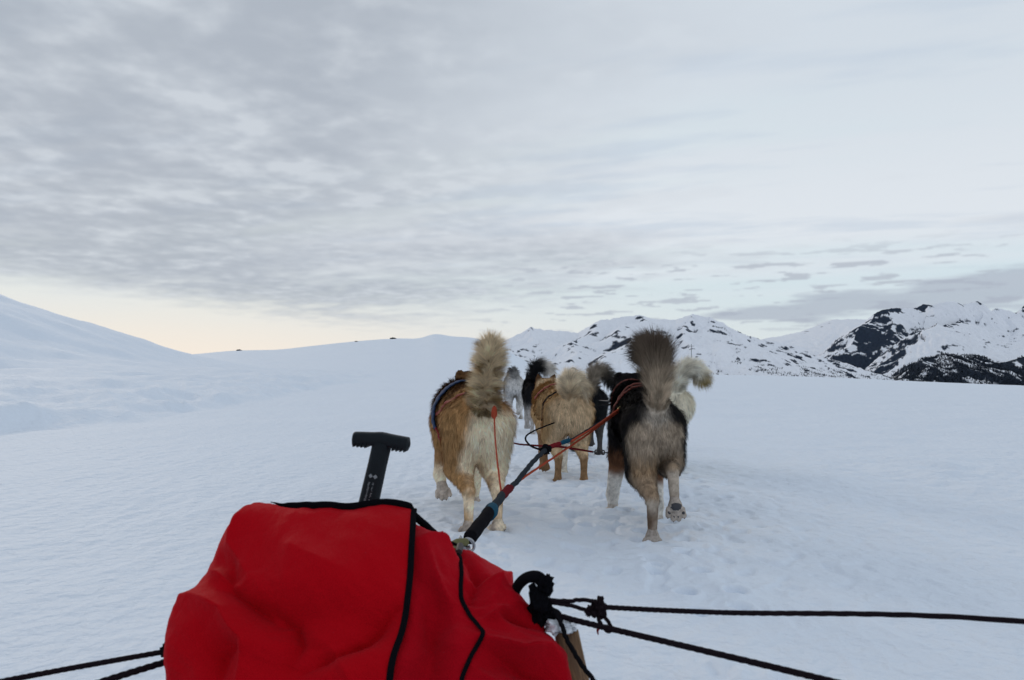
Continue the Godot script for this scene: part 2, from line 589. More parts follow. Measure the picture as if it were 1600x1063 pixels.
# A mountain raised from the lines of its ridges. Each ridge: points; on its near or left side (p) and on its far or right side (n) how steep it falls,
# how much of it is bare rock, and how rocky its edge is. Steep ground sheds its snow.
func ridge_mountain(called: String, label: String, ridges: Array, x0: float, x1: float, z0: float, z1: float, cols: int, rows: int, base: float, rock: Color, salt: float, rough := 1.0) -> MeshInstance3D:
	var a_s := PackedVector3Array()
	var b_s := PackedVector3Array()
	var run_s := PackedFloat32Array()
	var owner_s := PackedInt32Array()
	for k in ridges.size():
		var run := 0.0
		var pts: Array = ridges[k].pts
		for i in pts.size() - 1:
			a_s.append(pts[i])
			b_s.append(pts[i + 1])
			run_s.append(run)
			owner_s.append(k)
			run += Vector2(pts[i + 1].x - pts[i].x, pts[i + 1].z - pts[i].z).length()
	var off := salt * 137.0
	var v := PackedVector3Array()
	v.resize(cols * rows)
	var bareness := PackedFloat32Array()
	bareness.resize(cols * rows)
	for j in rows:
		var z := lerpf(z0, z1, float(j) / (rows - 1))
		for i in cols:
			var x := lerpf(x0, x1, float(i) / (cols - 1))
			var wx := x + 55.0 * smooth_noise.get_noise_2d(x * 0.0035 + off, z * 0.0035)
			var wz := z + 40.0 * smooth_noise.get_noise_2d(x * 0.0035, z * 0.0035 + off)
			var best := -1e6
			var at_k := 0
			var away := 0.0
			var along := 0.0
			var near_side := true
			for q in a_s.size():
				var a := a_s[q]
				var b := b_s[q]
				var ux := b.x - a.x
				var uz := b.z - a.z
				var t := clampf(((wx - a.x) * ux + (wz - a.z) * uz) / (ux * ux + uz * uz), 0.0, 1.0)
				var ox := wx - a.x - ux * t
				var oz := wz - a.z - uz * t
				var dist := sqrt(ox * ox + oz * oz)
				var side := ux * oz - uz * ox > 0.0
				var r: Dictionary = ridges[owner_s[q]]
				var h: float = a.y + (b.y - a.y) * t - dist * (r.p if side else r.n)
				if h > best:
					best = h
					at_k = owner_s[q]
					away = dist
					along = run_s[q] + t * sqrt(ux * ux + uz * uz)
					near_side = side
			var ridge: Dictionary = ridges[at_k]
			var steep: float = ridge.p if near_side else ridge.n
			var gully := ridge_noise.get_noise_2d(along * 0.010 + off + at_k * 7.0, away * 0.0016 + along * 0.002)
			var crag := ridge_noise.get_noise_2d(x * 0.013 + off, z * 0.013 + best * 0.01)
			var grow := smoothstep(0.0, 160.0, away)
			best += rough * (gully * 26.0 * grow * clampf(steep, 0.3, 1.2) + crag * (3.0 + 9.0 * grow) + 5.0 * cloud_noise.get_noise_2d(x * 0.03, z * 0.03 + off))
			v[j * cols + i] = Vector3(x, maxf(best, base + 4.0 * crag), z)
			var bare: float = ridge.rp if near_side else ridge.rn
			var edge: float = ridge.get("edge", 0.0)
			bareness[j * cols + i] = maxf(bare - 0.75 * gully * smoothstep(0.2, 0.7, bare), edge * smoothstep(-0.35, 0.25, smooth_noise.get_noise_2d(along * 0.006 + off, at_k)) * (1.0 - smoothstep(15.0, 85.0, away + 30.0 * crag)))
	var n := grid_normals(v, cols, rows, false, true)
	var col := PackedColorArray()
	col.resize(v.size())
	var white := Color(0.84, 0.87, 0.92)
	for k in v.size():
		var p := v[k]
		var fine := cloud_noise.get_noise_3d(p.x * 0.016 + off, p.y * 0.03, p.z * 0.012)
		var patch := cloud_noise.get_noise_3d(p.x * 0.004 + off, p.y * 0.007, p.z * 0.004)
		var bare := bareness[k] + (1.0 - n[k].y) * 0.7 + fine * 0.62 + patch * 0.45 - 0.68
		var grain := 0.75 + 0.5 * cloud_noise.get_noise_2d(p.x * 0.05, p.y * 0.08)
		col[k] = white.lerp(rock * grain, smoothstep(0.0, 0.12, bare))
	var o := put(called, mesh_of(v, n, grid_faces(cols, rows, false, true), col), coloured(0.9, 0.15), self)
	o.set_meta("kind", "structure")
	o.set_meta("label", label)
	return o


func build_mountains() -> void:
	var rock := Color(0.022, 0.032, 0.052)
	var far_crest: Array = [Vector2(0.2000, 0.0208), Vector2(0.2917, 0.0333), Vector2(0.3292, 0.0458), Vector2(0.3750, 0.0542), Vector2(0.4167, 0.0708), Vector2(0.4542, 0.0717), Vector2(0.5000, 0.0667), Vector2(0.5417, 0.0542)]
	mountain("far_snow_mountain", "far white mountain shoulder in the gap between the two ranges", far_crest, 7600.0, 2400.0, -150.0, 240, 90, 9.0, [[0.40, 0.95, 0.05, 0.1, 0.25]], 60.0, 0.95, rock, 3.0, 0.0)
	ridge_mountain("rocky_mountain", "high snowy mountain with a rocky crest and dark cliffs at the right", [
		{"pts": [Vector3(2419.1515, 320.3565, -5250.0000), Vector3(2484.9602, 413.0524, -5200.0000), Vector3(2563.7307, 439.1904, -5200.0000), Vector3(2659.6244, 452.2638, -5200.0000), Vector3(2746.5402, 452.2638, -5200.0000), Vector3(2808.0084, 478.4194, -5200.0000), Vector3(2877.3424, 469.6995, -5200.0000), Vector3(2956.1285, 491.5015, -5200.0000), Vector3(3029.5805, 474.0593, -5200.0000), Vector3(3103.7038, 482.7798, -5200.0000), Vector3(3173.7272, 500.2246, -5200.0000), Vector3(3215.8857, 452.2638, -5200.0000), Vector3(3284.6848, 426.1199, -5200.0000), Vector3(3320.1847, 452.2638, -5200.0000), Vector3(3362.6413, 417.4079, -5200.0000), Vector3(3423.4642, 417.4079, -5200.0000), Vector3(3450.9438, 465.3401, -5200.0000), Vector3(3503.6208, 482.7798, -5200.0000), Vector3(3650.6007, 456.6223, -5200.0000), Vector3(3995.3025, 369.5149, -5200.0000)], "p": 0.85, "n": 0.9, "rp": 0.12, "rn": 0.4, "edge": 1.1},
		{"pts": [Vector3(2484.9602, 413.0524, -5200.0000), Vector3(2318.5623, 308.1811, -5050.0000), Vector3(2110.7870, 162.3356, -4850.0000), Vector3(1917.7599, 28.1194, -4700.0000), Vector3(1768.2591, -56.6040, -4600.0000)], "p": 0.65, "n": 0.6, "rp": 0.55, "rn": 1.1, "edge": 0.4},
		{"pts": [Vector3(2510.2105, 420.1445, -5180.0000), Vector3(2461.9940, 268.9896, -4950.0000), Vector3(2296.9618, 159.0040, -4750.0000), Vector3(2106.8558, 38.6055, -4550.0000), Vector3(1939.8943, -76.0375, -4400.0000)], "p": 0.75, "n": 0.55, "rp": 1.15, "rn": 0.85, "edge": 0.6},
		{"pts": [Vector3(2922.9847, 355.3316, -5000.0000), Vector3(2660.0650, 286.8740, -4700.0000), Vector3(2472.2933, 297.2809, -4500.0000), Vector3(2307.9188, 200.1361, -4350.0000), Vector3(2102.5291, 87.1169, -4150.0000), Vector3(1904.9789, -9.1792, -3980.0000), Vector3(1744.8655, -95.2023, -3850.0000)], "p": 0.80, "n": 0.42, "rp": 1.15, "rn": 0.22, "edge": 0.8},
		{"pts": [Vector3(2472.2933, 297.2809, -4500.0000), Vector3(2504.0602, 207.4019, -4350.0000), Vector3(2520.9578, 130.1707, -4200.0000), Vector3(2531.7581, 34.0295, -4000.0000)], "p": 0.7, "n": 0.4, "rp": 0.72, "rn": 0.22, "edge": 0.5},
		{"pts": [Vector3(3399.0253, 409.0879, -5150.0000), Vector3(3136.6206, 216.1787, -4700.0000), Vector3(2896.4771, 92.3197, -4400.0000), Vector3(2796.7029, -16.7120, -4200.0000)], "p": 0.5, "n": 0.45, "rp": 0.25, "rn": 0.25}],
		1650.0, 4300.0, -5600.0, -3700.0, 540, 330, -120.0, rock, 1.0)
	var wooded := ridge_mountain("wooded_hill", "dark wooded hillside at the foot of the right mountain", [
		{"pts": [Vector3(2596.4967, 86.0763, -4100.0000), Vector3(2278.1058, 93.7071, -3850.0000), Vector3(2023.1016, 98.0056, -3650.0000), Vector3(1865.8520, 44.4375, -3500.0000), Vector3(1730.0819, -18.9224, -3380.0000), Vector3(1619.2688, -73.2786, -3300.0000)], "p": 0.7, "n": 0.4, "rp": 1.3, "rn": 0.9, "edge": 0.6},
		{"pts": [Vector3(2023.1016, 98.0056, -3650.0000), Vector3(2040.7757, 44.4375, -3500.0000), Vector3(2122.6551, -7.7322, -3400.0000), Vector3(2223.8053, -48.6189, -3300.0000), Vector3(2394.5108, -92.2775, -3200.0000)], "p": 0.6, "n": 0.35, "rp": 0.9, "rn": 1.25, "edge": 0.5},
		{"pts": [Vector3(2249.1835, 22.2961, -3700.0000), Vector3(2342.6583, 59.2583, -3700.0000), Vector3(2466.7799, 87.0016, -3700.0000), Vector3(2714.6670, 124.0215, -3700.0000)], "p": 0.5, "n": 0.6, "rp": 1.2, "rn": 0.5}],
		1500.0, 3200.0, -4100.0, -3000.0, 300, 200, -130.0, Color(0.020, 0.026, 0.036), 4.0, 0.6)
	var middle := ridge_mountain("snow_mountain", "broad snowy mountain range with scattered rocks behind the dogs", [
		{"pts": [Vector3(-274.7780, 14.4753, -3300.0000), Vector3(-137.5318, 91.4309, -3300.0000), Vector3(-28.3557, 136.7222, -3400.0000), Vector3(17.0191, 162.2710, -3400.0000), Vector3(51.0763, 190.6786, -3400.0000), Vector3(96.4989, 207.7333, -3400.0000), Vector3(141.8944, 199.2050, -3400.0000), Vector3(227.0141, 193.5205, -3400.0000), Vector3(275.2137, 182.1541, -3400.0000), Vector3(326.3571, 199.2050, -3400.0000), Vector3(383.2573, 227.6401, -3400.0000), Vector3(420.2261, 239.0200, -3400.0000), Vector3(454.3153, 241.8655, -3400.0000), Vector3(496.9998, 256.0963, -3400.0000), Vector3(545.3407, 264.6373, -3400.0000), Vector3(582.1132, 244.7112, -3400.0000), Vector3(619.0047, 241.8655, -3400.0000), Vector3(653.1269, 247.5572, -3400.0000), Vector3(695.6704, 241.8655, -3400.0000), Vector3(732.7470, 258.9431, -3400.0000), Vector3(764.0735, 267.4847, -3400.0000), Vector3(800.9095, 258.9431, -3400.0000), Vector3(846.2882, 253.2497, -3400.0000), Vector3(885.7831, 230.4847, -3400.0000), Vector3(922.3820, 204.8903, -3400.0000), Vector3(953.3884, 187.8369, -3400.0000), Vector3(973.3592, 196.3626, -3400.0000), Vector3(992.8915, 170.7911, -3400.0000), Vector3(1035.2901, 159.4314, -3400.0000), Vector3(1072.2431, 165.1108, -3400.0000), Vector3(1105.9949, 145.2366, -3400.0000), Vector3(1176.2366, 102.6837, -3400.0000), Vector3(1274.6800, 57.3462, -3400.0000), Vector3(1373.1085, 17.7201, -3400.0000), Vector3(1471.3257, -27.5166, -3400.0000), Vector3(1611.6046, -83.9871, -3400.0000)], "p": 0.50, "n": 0.8, "rp": 0.10, "rn": 0.4, "edge": 0.28},
		{"pts": [Vector3(96.4989, 207.7333, -3400.0000), Vector3(60.5815, 174.0612, -3300.0000), Vector3(31.0210, 116.9633, -3100.0000), Vector3(-23.3275, 47.3587, -2800.0000)], "p": 0.45, "n": 0.4, "rp": 0.35, "rn": 0.52, "edge": 0.62},
		{"pts": [Vector3(383.2573, 227.6401, -3400.0000), Vector3(297.3950, 142.8413, -3100.0000), Vector3(221.6933, 70.6889, -2800.0000), Vector3(145.6724, -5.4869, -2500.0000)], "p": 0.45, "n": 0.36, "rp": 0.55, "rn": 0.36, "edge": 0.5},
		{"pts": [Vector3(545.3407, 264.6373, -3400.0000), Vector3(458.1502, 166.0289, -3050.0000), Vector3(378.2406, 80.9032, -2750.0000), Vector3(285.5179, -5.3622, -2450.0000)], "p": 0.5, "n": 0.36, "rp": 0.62, "rn": 0.36, "edge": 0.5},
		{"pts": [Vector3(764.0735, 267.4847, -3400.0000), Vector3(742.5249, 187.5312, -3200.0000), Vector3(647.9850, 97.3682, -2900.0000), Vector3(530.6638, -5.6116, -2550.0000)], "p": 0.5, "n": 0.4, "rp": 0.55, "rn": 0.36, "edge": 0.62},
		{"pts": [Vector3(846.2882, 253.2497, -3400.0000), Vector3(814.7551, 158.2880, -3150.0000), Vector3(768.7350, 85.2752, -2900.0000), Vector3(714.1581, -10.0598, -2600.0000)], "p": 0.4, "n": 0.36, "rp": 0.38, "rn": 0.45, "edge": 0.4},
		{"pts": [Vector3(973.3592, 196.3626, -3400.0000), Vector3(960.6502, 120.7121, -3200.0000), Vector3(958.6161, 57.2277, -2950.0000), Vector3(966.3607, -10.4756, -2700.0000)], "p": 0.4, "n": 0.36, "rp": 0.45, "rn": 0.62, "edge": 0.45}],
		-380.0, 1650.0, -3750.0, -2350.0, 560, 280, -140.0, rock, 5.0, 0.75)
	# conifers, too far and too many to count
	var tree := conifer()
	var dark := paint(Color(0.022, 0.030, 0.040), 0.9, 0.0, 0.1)
	wood("conifer_wood", "dark conifer wood covering the hill below the right mountain", wooded, tree, dark, 16000, 0.25, 11.0, -0.30, 1.2)
	wood("conifer_wood", "thin band of dark conifers along the foot of the middle range", middle, tree, dark, 4200, 0.25, 7.5, 0.02, 0.12)


func conifer() -> ArrayMesh:
	var v := PackedVector3Array()
	var n := PackedVector3Array()
	var idx := PackedInt32Array()
	for tier in 4:
		var y0 := 0.12 + 0.2 * tier
		var y1 := minf(y0 + 0.36, 1.0)
		var r := 0.19 - 0.042 * tier
		for i in 7:
			var a := TAU * i / 7.0 + tier
			var b := TAU * (i + 1) / 7.0 + tier
			var k := v.size()
			var ra := r * (0.8 + 0.4 * fmod(i * 0.618, 1.0))
			v.append_array([Vector3(cos(a) * ra, y0, sin(a) * ra), Vector3(0, y1, 0), Vector3(cos(b) * r, y0 + 0.02, sin(b) * r)])
			var m := Vector3(cos((a + b) / 2), 0.5, sin((a + b) / 2)).normalized()
			n.append_array([m, m, m])
			idx.append_array([k, k + 1, k + 2])
	for i in 4:
		var a := TAU * i / 4.0
		var b := TAU * (i + 1) / 4.0
		var k := v.size()
		v.append_array([Vector3(cos(a) * 0.02, 0, sin(a) * 0.02), Vector3(0, 0.3, 0), Vector3(cos(b) * 0.02, 0, sin(b) * 0.02)])
		n.append_array([Vector3(cos(a), 0, sin(a)), Vector3(cos(a), 0, sin(a)), Vector3(cos(b), 0, sin(b))])
		idx.append_array([k, k + 1, k + 2])
	return mesh_of(v, n, idx)


func wood(called: String, label: String, on: MeshInstance3D, tree: Mesh, material: Material, count: int, x_least: float, tall: float, gap: float, height_most: float) -> void:
	var v: PackedVector3Array = on.mesh.surface_get_arrays(0)[Mesh.ARRAY_VERTEX]
	var top := 0.0
	for p in v:
		top = maxf(top, p.y)
	var places: Array[Transform3D] = []
	var tries := 0
	while places.size() < count and tries < count * 6:
		tries += 1
		var p := v[rng.randi() % v.size()]
		var t := p.x / -p.z
		if t < x_least or p.y < -60.0 or p.y > top * height_most + 25.0 * cloud_noise.get_noise_2d(p.x * 0.008, 4.0):
			continue
		if cloud_noise.get_noise_2d(p.x * 0.004, p.y * 0.02) + 0.5 * (0.3 - p.y / top) < gap:
			continue
		var s := tall * rng.randf_range(0.55, 1.2)
		p += Vector3(rng.randf_range(-6, 6), -1.0, rng.randf_range(-6, 6))
		places.append(Transform3D(Basis(Vector3.UP, rng.randf() * TAU).scaled(Vector3(s, s, s)), p))
	var mm := MultiMesh.new()
	mm.transform_format = MultiMesh.TRANSFORM_3D
	mm.mesh = tree
	mm.instance_count = places.size()
	for i in places.size():
		mm.set_instance_transform(i, places[i])
	var o := MultiMeshInstance3D.new()
	o.name = numbered(called)
	o.multimesh = mm
	o.material_override = material
	add_child(o)
	tag(o, label, "wood")
	o.set_meta("kind", "stuff")


# ---------------------------------------------------------------- dogs

enum {TORSO, CHEST, NECK, HEAD, EAR, THIGH, SHANK, HIND_FOOT, HIND_PAW, UPPER, FORE, FORE_PAW, TAIL, MUZZLE}


func bend(a: Vector3, b: Vector3, la: float, lb: float, pole: Vector3) -> Vector3:
	var ab := b - a
	var l := clampf(ab.length(), 0.02, la + lb - 0.004)
	var u := ab.normalized()
	var x := (la * la - lb * lb + l * l) / (2.0 * l)
	var y := sqrt(maxf(la * la - x * x, 0.0))
	var w := (pole - u * pole.dot(u)).normalized()
	return a + u * x + w * y


# bones: [from, radius, to, radius, part, blend]
func paw_bones(out: Array, ankle: Vector3, shank_r: float, ball_at: Vector3, toes: Vector3, up: Vector3, part: int, big: float) -> void:
	var side := toes.cross(up).normalized()
	out.append([ankle, shank_r, ball_at, 0.029 * big, part, 0.02])
	out.append([ball_at, 0.029 * big, ball_at + toes * 0.018 * big, 0.024 * big, part, 0.015])
	for k in 4:
		var s := (k - 1.5) * 0.0195 * big
		var reach := 0.054 if (k == 1 or k == 2) else 0.040
		var from: Vector3 = ball_at + side * s + toes * 0.014 * big - up * 0.003
		var tip: Vector3 = from + toes * (reach - 0.014) * big + side * s * 0.2 - up * 0.008
		out.append([from, 0.0145 * big, tip, 0.0125 * big, part, 0.004])


func dog_bones(d: Dictionary, paws: Array) -> Array:
	var w: float = d.wide
	var out := []
	var ear_up: Vector3 = d.get("ears", Vector3(0, 0.072, 0))
	var hy: float = d.hip
	out.append([Vector3(0, hy - 0.035, 0.0), 0.112 * w, Vector3(0, hy - 0.02, -0.22), 0.118 * w, TORSO, 0.05])
	out.append([Vector3(0, hy - 0.02, -0.22), 0.118 * w, Vector3(0, hy - 0.06, -0.42), 0.15 * w, TORSO, 0.05])
	out.append([Vector3(0, hy - 0.06, -0.42), 0.15 * w, Vector3(0, hy - 0.08, -0.56), 0.135 * w, CHEST, 0.05])
	out.append([Vector3(0, hy + 0.02, -0.2), 0.075, Vector3(0, hy + 0.045, -0.5), 0.085, TORSO, 0.05])
	out.append([Vector3(0, hy + 0.025, -0.08), 0.075, Vector3(0, hy + 0.005, 0.055), 0.06, TORSO, 0.05])
	var head: Vector3 = d.head
	out.append([Vector3(0, hy, -0.54), 0.12 * w, head + Vector3(0, -0.05, 0.07), 0.098, NECK, 0.05])
	var look: Vector3 = d.get("look", Vector3(0, -0.2, -1)).normalized()
	out.append([head + look * -0.03, 0.082, head + look * 0.05, 0.074, HEAD, 0.03])
	out.append([head + look * 0.06 - Vector3(0, 0.022, 0), 0.052, head + look * 0.175 - Vector3(0, 0.03, 0), 0.032, MUZZLE, 0.025])
	var across := look.cross(Vector3.UP).normalized()
	for s in [-1.0, 1.0]:
		var root: Vector3 = head + across * 0.05 * s + Vector3(0, 0.055, 0) - look * 0.01
		out.append([root, 0.034, root + ear_up * 0.4 + across * 0.008 * s, 0.024, EAR, 0.02])
		out.append([root + ear_up * 0.4 + across * 0.008 * s, 0.024, root + ear_up + across * 0.016 * s, 0.008, EAR, 0.008])
	for q in [["hl", -1.0], ["hr", 1.0]]:
		var s: float = q[1]
		var leg: Array = d[q[0]]
		var ball_at: Vector3 = leg[0]
		var up_foot: Vector3 = leg[1].normalized()
		var toes: Vector3 = leg[2].normalized()
		var hip := Vector3(0.068 * s * w, hy - 0.06, 0.0)
		var hock: Vector3 = ball_at + up_foot * 0.155
		var knee := bend(hip, hock, 0.225, 0.225, Vector3(0.12 * s, 0.05, -1))
		out.append([hip, 0.108 * w, knee, 0.07, THIGH, 0.045])
		out.append([Vector3(0.06 * s * w, hy - 0.10, 0.055), 0.072 * w, knee.lerp(hock, 0.22) + Vector3(0, 0.03, 0.02), 0.048, THIGH, 0.045])
		out.append([knee, 0.066, hock + Vector3(0, 0.02, -0.012), 0.032, SHANK, 0.03])
		out.append([hock, 0.0275, ball_at + up_foot * 0.035, 0.0215, HIND_FOOT, 0.018])
		paws.append([])
		paw_bones(paws[-1], ball_at + up_foot * 0.035, 0.0215, ball_at, toes, toes.cross(Vector3.RIGHT).normalized() * -1.0, HIND_PAW, 1.0)
	for q in [["fl", -1.0], ["fr", 1.0]]:
		var s: float = q[1]
		var leg: Array = d[q[0]]
		var ball_at: Vector3 = leg[0]
		var up_foot: Vector3 = leg[1].normalized()
		var toes: Vector3 = leg[2].normalized()
		var shoulder := Vector3(0.085 * s * w, hy - 0.09, -0.54)
		var wrist: Vector3 = ball_at + up_foot * 0.085
		var elbow := bend(shoulder, wrist, 0.17, 0.205, Vector3(0.1 * s, 0, 1))
		out.append([shoulder, 0.085, elbow, 0.056, UPPER, 0.04])
		out.append([elbow, 0.05, wrist, 0.034, FORE, 0.025])
		out.append([wrist, 0.033, ball_at + up_foot * 0.03, 0.028, FORE, 0.02])
		paws.append([])
		paw_bones(paws[-1], ball_at + up_foot * 0.03, 0.028, ball_at, toes, toes.cross(Vector3.RIGHT).normalized() * -1.0, FORE_PAW, 0.98)
	var tail: PackedVector3Array = through(d.tail, 3)
	for i in tail.size() - 1:
		var s0 := float(i) / (tail.size() - 1)
		var s1 := float(i + 1) / (tail.size() - 1)
		out.append([tail[i], lerpf(0.042, 0.024, s0), tail[i + 1], lerpf(0.042, 0.024, s1), TAIL, 0.02])
	return out


func field_at(bones: Array, p: Vector3) -> float:
	var f := 1.0
	for b in bones:
		var a: Vector3 = b[0]
		var ab: Vector3 = b[2] - a
		var t := clampf((p - a).dot(ab) / maxf(ab.length_squared(), 1e-9), 0.0, 1.0)
		var dist: float = (p - a - ab * t).length() - lerpf(b[1], b[3], t)
		var k: float = b[5]
		var o := maxf(k - absf(f - dist), 0.0) / k
		f = minf(f, dist) - o * o * k * 0.25
	return f


# The surface of the joined bones as one continuous mesh (surface nets). Gives {v, n, idx, part}.
func skin(bones: Array, cell: float) -> Dictionary:
	var lo := Vector3.INF
	var hi := -Vector3.INF
	for b in bones:
		for e in [0, 2]:
			var r := Vector3.ONE * (float(b[e + 1]) + cell * 3.0)
			lo = lo.min(b[e] - r)
			hi = hi.max(b[e] + r)
	var nx := int((hi.x - lo.x) / cell) + 2
	var ny := int((hi.y - lo.y) / cell) + 2
	var nz := int((hi.z - lo.z) / cell) + 2
	var f := PackedFloat32Array()
	f.resize(nx * ny * nz)
	f.fill(1.0)
	var near := PackedFloat32Array()
	near.resize(f.size())
	near.fill(1.0)
	var who := PackedByteArray()
	who.resize(f.size())
	var used := PackedByteArray()
	used.resize(f.size())
	for b in bones:
		var a: Vector3 = b[0]
		var ab: Vector3 = b[2] - a
		var l2 := maxf(ab.length_squared(), 1e-9)
		var ra: float = b[1]
		var rd: float = b[3] - ra
		var part: int = b[4]
		var k: float = b[5]
		var pad := maxf(ra, b[3]) + k + 2.0 * cell
		var p0: Vector3 = (a.min(b[2]) - Vector3.ONE * pad - lo) / cell
		var p1: Vector3 = (a.max(b[2]) + Vector3.ONE * pad - lo) / cell
		for z in range(maxi(int(p0.z), 0), mini(int(p1.z) + 1, nz)):
			for y in range(maxi(int(p0.y), 0), mini(int(p1.y) + 1, ny)):
				var row := (z * ny + y) * nx
				for x in range(maxi(int(p0.x), 0), mini(int(p1.x) + 1, nx)):
					var q := lo + Vector3(x, y, z) * cell - a
					var t := clampf(q.dot(ab) / l2, 0.0, 1.0)
					var dist := (q - ab * t).length() - ra - rd * t
					var at := row + x
					if dist < near[at]:
						near[at] = dist
						who[at] = part
					var c := f[at]
					var o := maxf(k - absf(c - dist), 0.0) / k
					f[at] = minf(c, dist) - o * o * k * 0.25
	var index := PackedInt32Array()
	index.resize(f.size())
	index.fill(-1)
	var v := PackedVector3Array()
	var n := PackedVector3Array()
	var parts := PackedByteArray()
	var sy := nx
	var sz := nx * ny
	var limit := cell * 1.8
	for z in nz - 1:
		for y in ny - 1:
			var row := z * sz + y * sy
			for x in nx - 1:
				var at := row + x
				var c0 := f[at]
				if c0 > limit or c0 < -limit:
					continue
				var c1 := f[at + 1]
				var c2 := f[at + sy]
				var c3 := f[at + sy + 1]
				var c4 := f[at + sz]
				var c5 := f[at + sz + 1]
				var c6 := f[at + sz + sy]
				var c7 := f[at + sz + sy + 1]
				var inside := int(c0 < 0) + int(c1 < 0) + int(c2 < 0) + int(c3 < 0) + int(c4 < 0) + int(c5 < 0) + int(c6 < 0) + int(c7 < 0)
				if inside == 0 or inside == 8:
					continue
				var sum := Vector3.ZERO
				var count := 0
				if (c0 < 0) != (c1 < 0): sum += Vector3(c0 / (c0 - c1), 0, 0); count += 1
				if (c2 < 0) != (c3 < 0): sum += Vector3(c2 / (c2 - c3), 1, 0); count += 1
				if (c4 < 0) != (c5 < 0): sum += Vector3(c4 / (c4 - c5), 0, 1); count += 1
				if (c6 < 0) != (c7 < 0): sum += Vector3(c6 / (c6 - c7), 1, 1); count += 1
				if (c0 < 0) != (c2 < 0): sum += Vector3(0, c0 / (c0 - c2), 0); count += 1
				if (c1 < 0) != (c3 < 0): sum += Vector3(1, c1 / (c1 - c3), 0); count += 1
				if (c4 < 0) != (c6 < 0): sum += Vector3(0, c4 / (c4 - c6), 1); count += 1
				if (c5 < 0) != (c7 < 0): sum += Vector3(1, c5 / (c5 - c7), 1); count += 1
				if (c0 < 0) != (c4 < 0): sum += Vector3(0, 0, c0 / (c0 - c4)); count += 1
				if (c1 < 0) != (c5 < 0): sum += Vector3(1, 0, c1 / (c1 - c5)); count += 1
				if (c2 < 0) != (c6 < 0): sum += Vector3(0, 1, c2 / (c2 - c6)); count += 1
				if (c3 < 0) != (c7 < 0): sum += Vector3(1, 1, c3 / (c3 - c7)); count += 1
				index[at] = v.size()
				v.append(lo + (Vector3(x, y, z) + sum / count) * cell)
				n.append(Vector3(c1 + c3 + c5 + c7 - c0 - c2 - c4 - c6, c2 + c3 + c6 + c7 - c0 - c1 - c4 - c5, c4 + c5 + c6 + c7 - c0 - c1 - c2 - c3).normalized())
				parts.append(who[at])
				used[at] = 1
	var idx := PackedInt32Array()
	for z in range(1, nz - 1):
		for y in range(1, ny - 1):
			var row := z * sz + y * sy
			for x in range(1, nx - 1):
				var at := row + x
				if index[at] < 0:
					continue
				var s := f[at] < 0
				if s != (f[at + 1] < 0):
					four(idx, index[at], index[at - sy], index[at - sy - sz], index[at - sz], s)
				if s != (f[at + sy] < 0):
					four(idx, index[at], index[at - sz], index[at - sz - 1], index[at - 1], s)
				if s != (f[at + sz] < 0):
					four(idx, index[at], index[at - 1], index[at - 1 - sy], index[at - sy], s)
	return {"v": v, "n": n, "idx": idx, "part": parts}


func four(idx: PackedInt32Array, a: int, b: int, c: int, d: int, inside: bool) -> void:
	if a < 0 or b < 0 or c < 0 or d < 0:
		return
	if inside:
		idx.append_array([a, c, b, a, d, c])
	else:
		idx.append_array([a, b, c, a, c, d])


# ---- coats: the colour of the hair that grows at a place on the dog

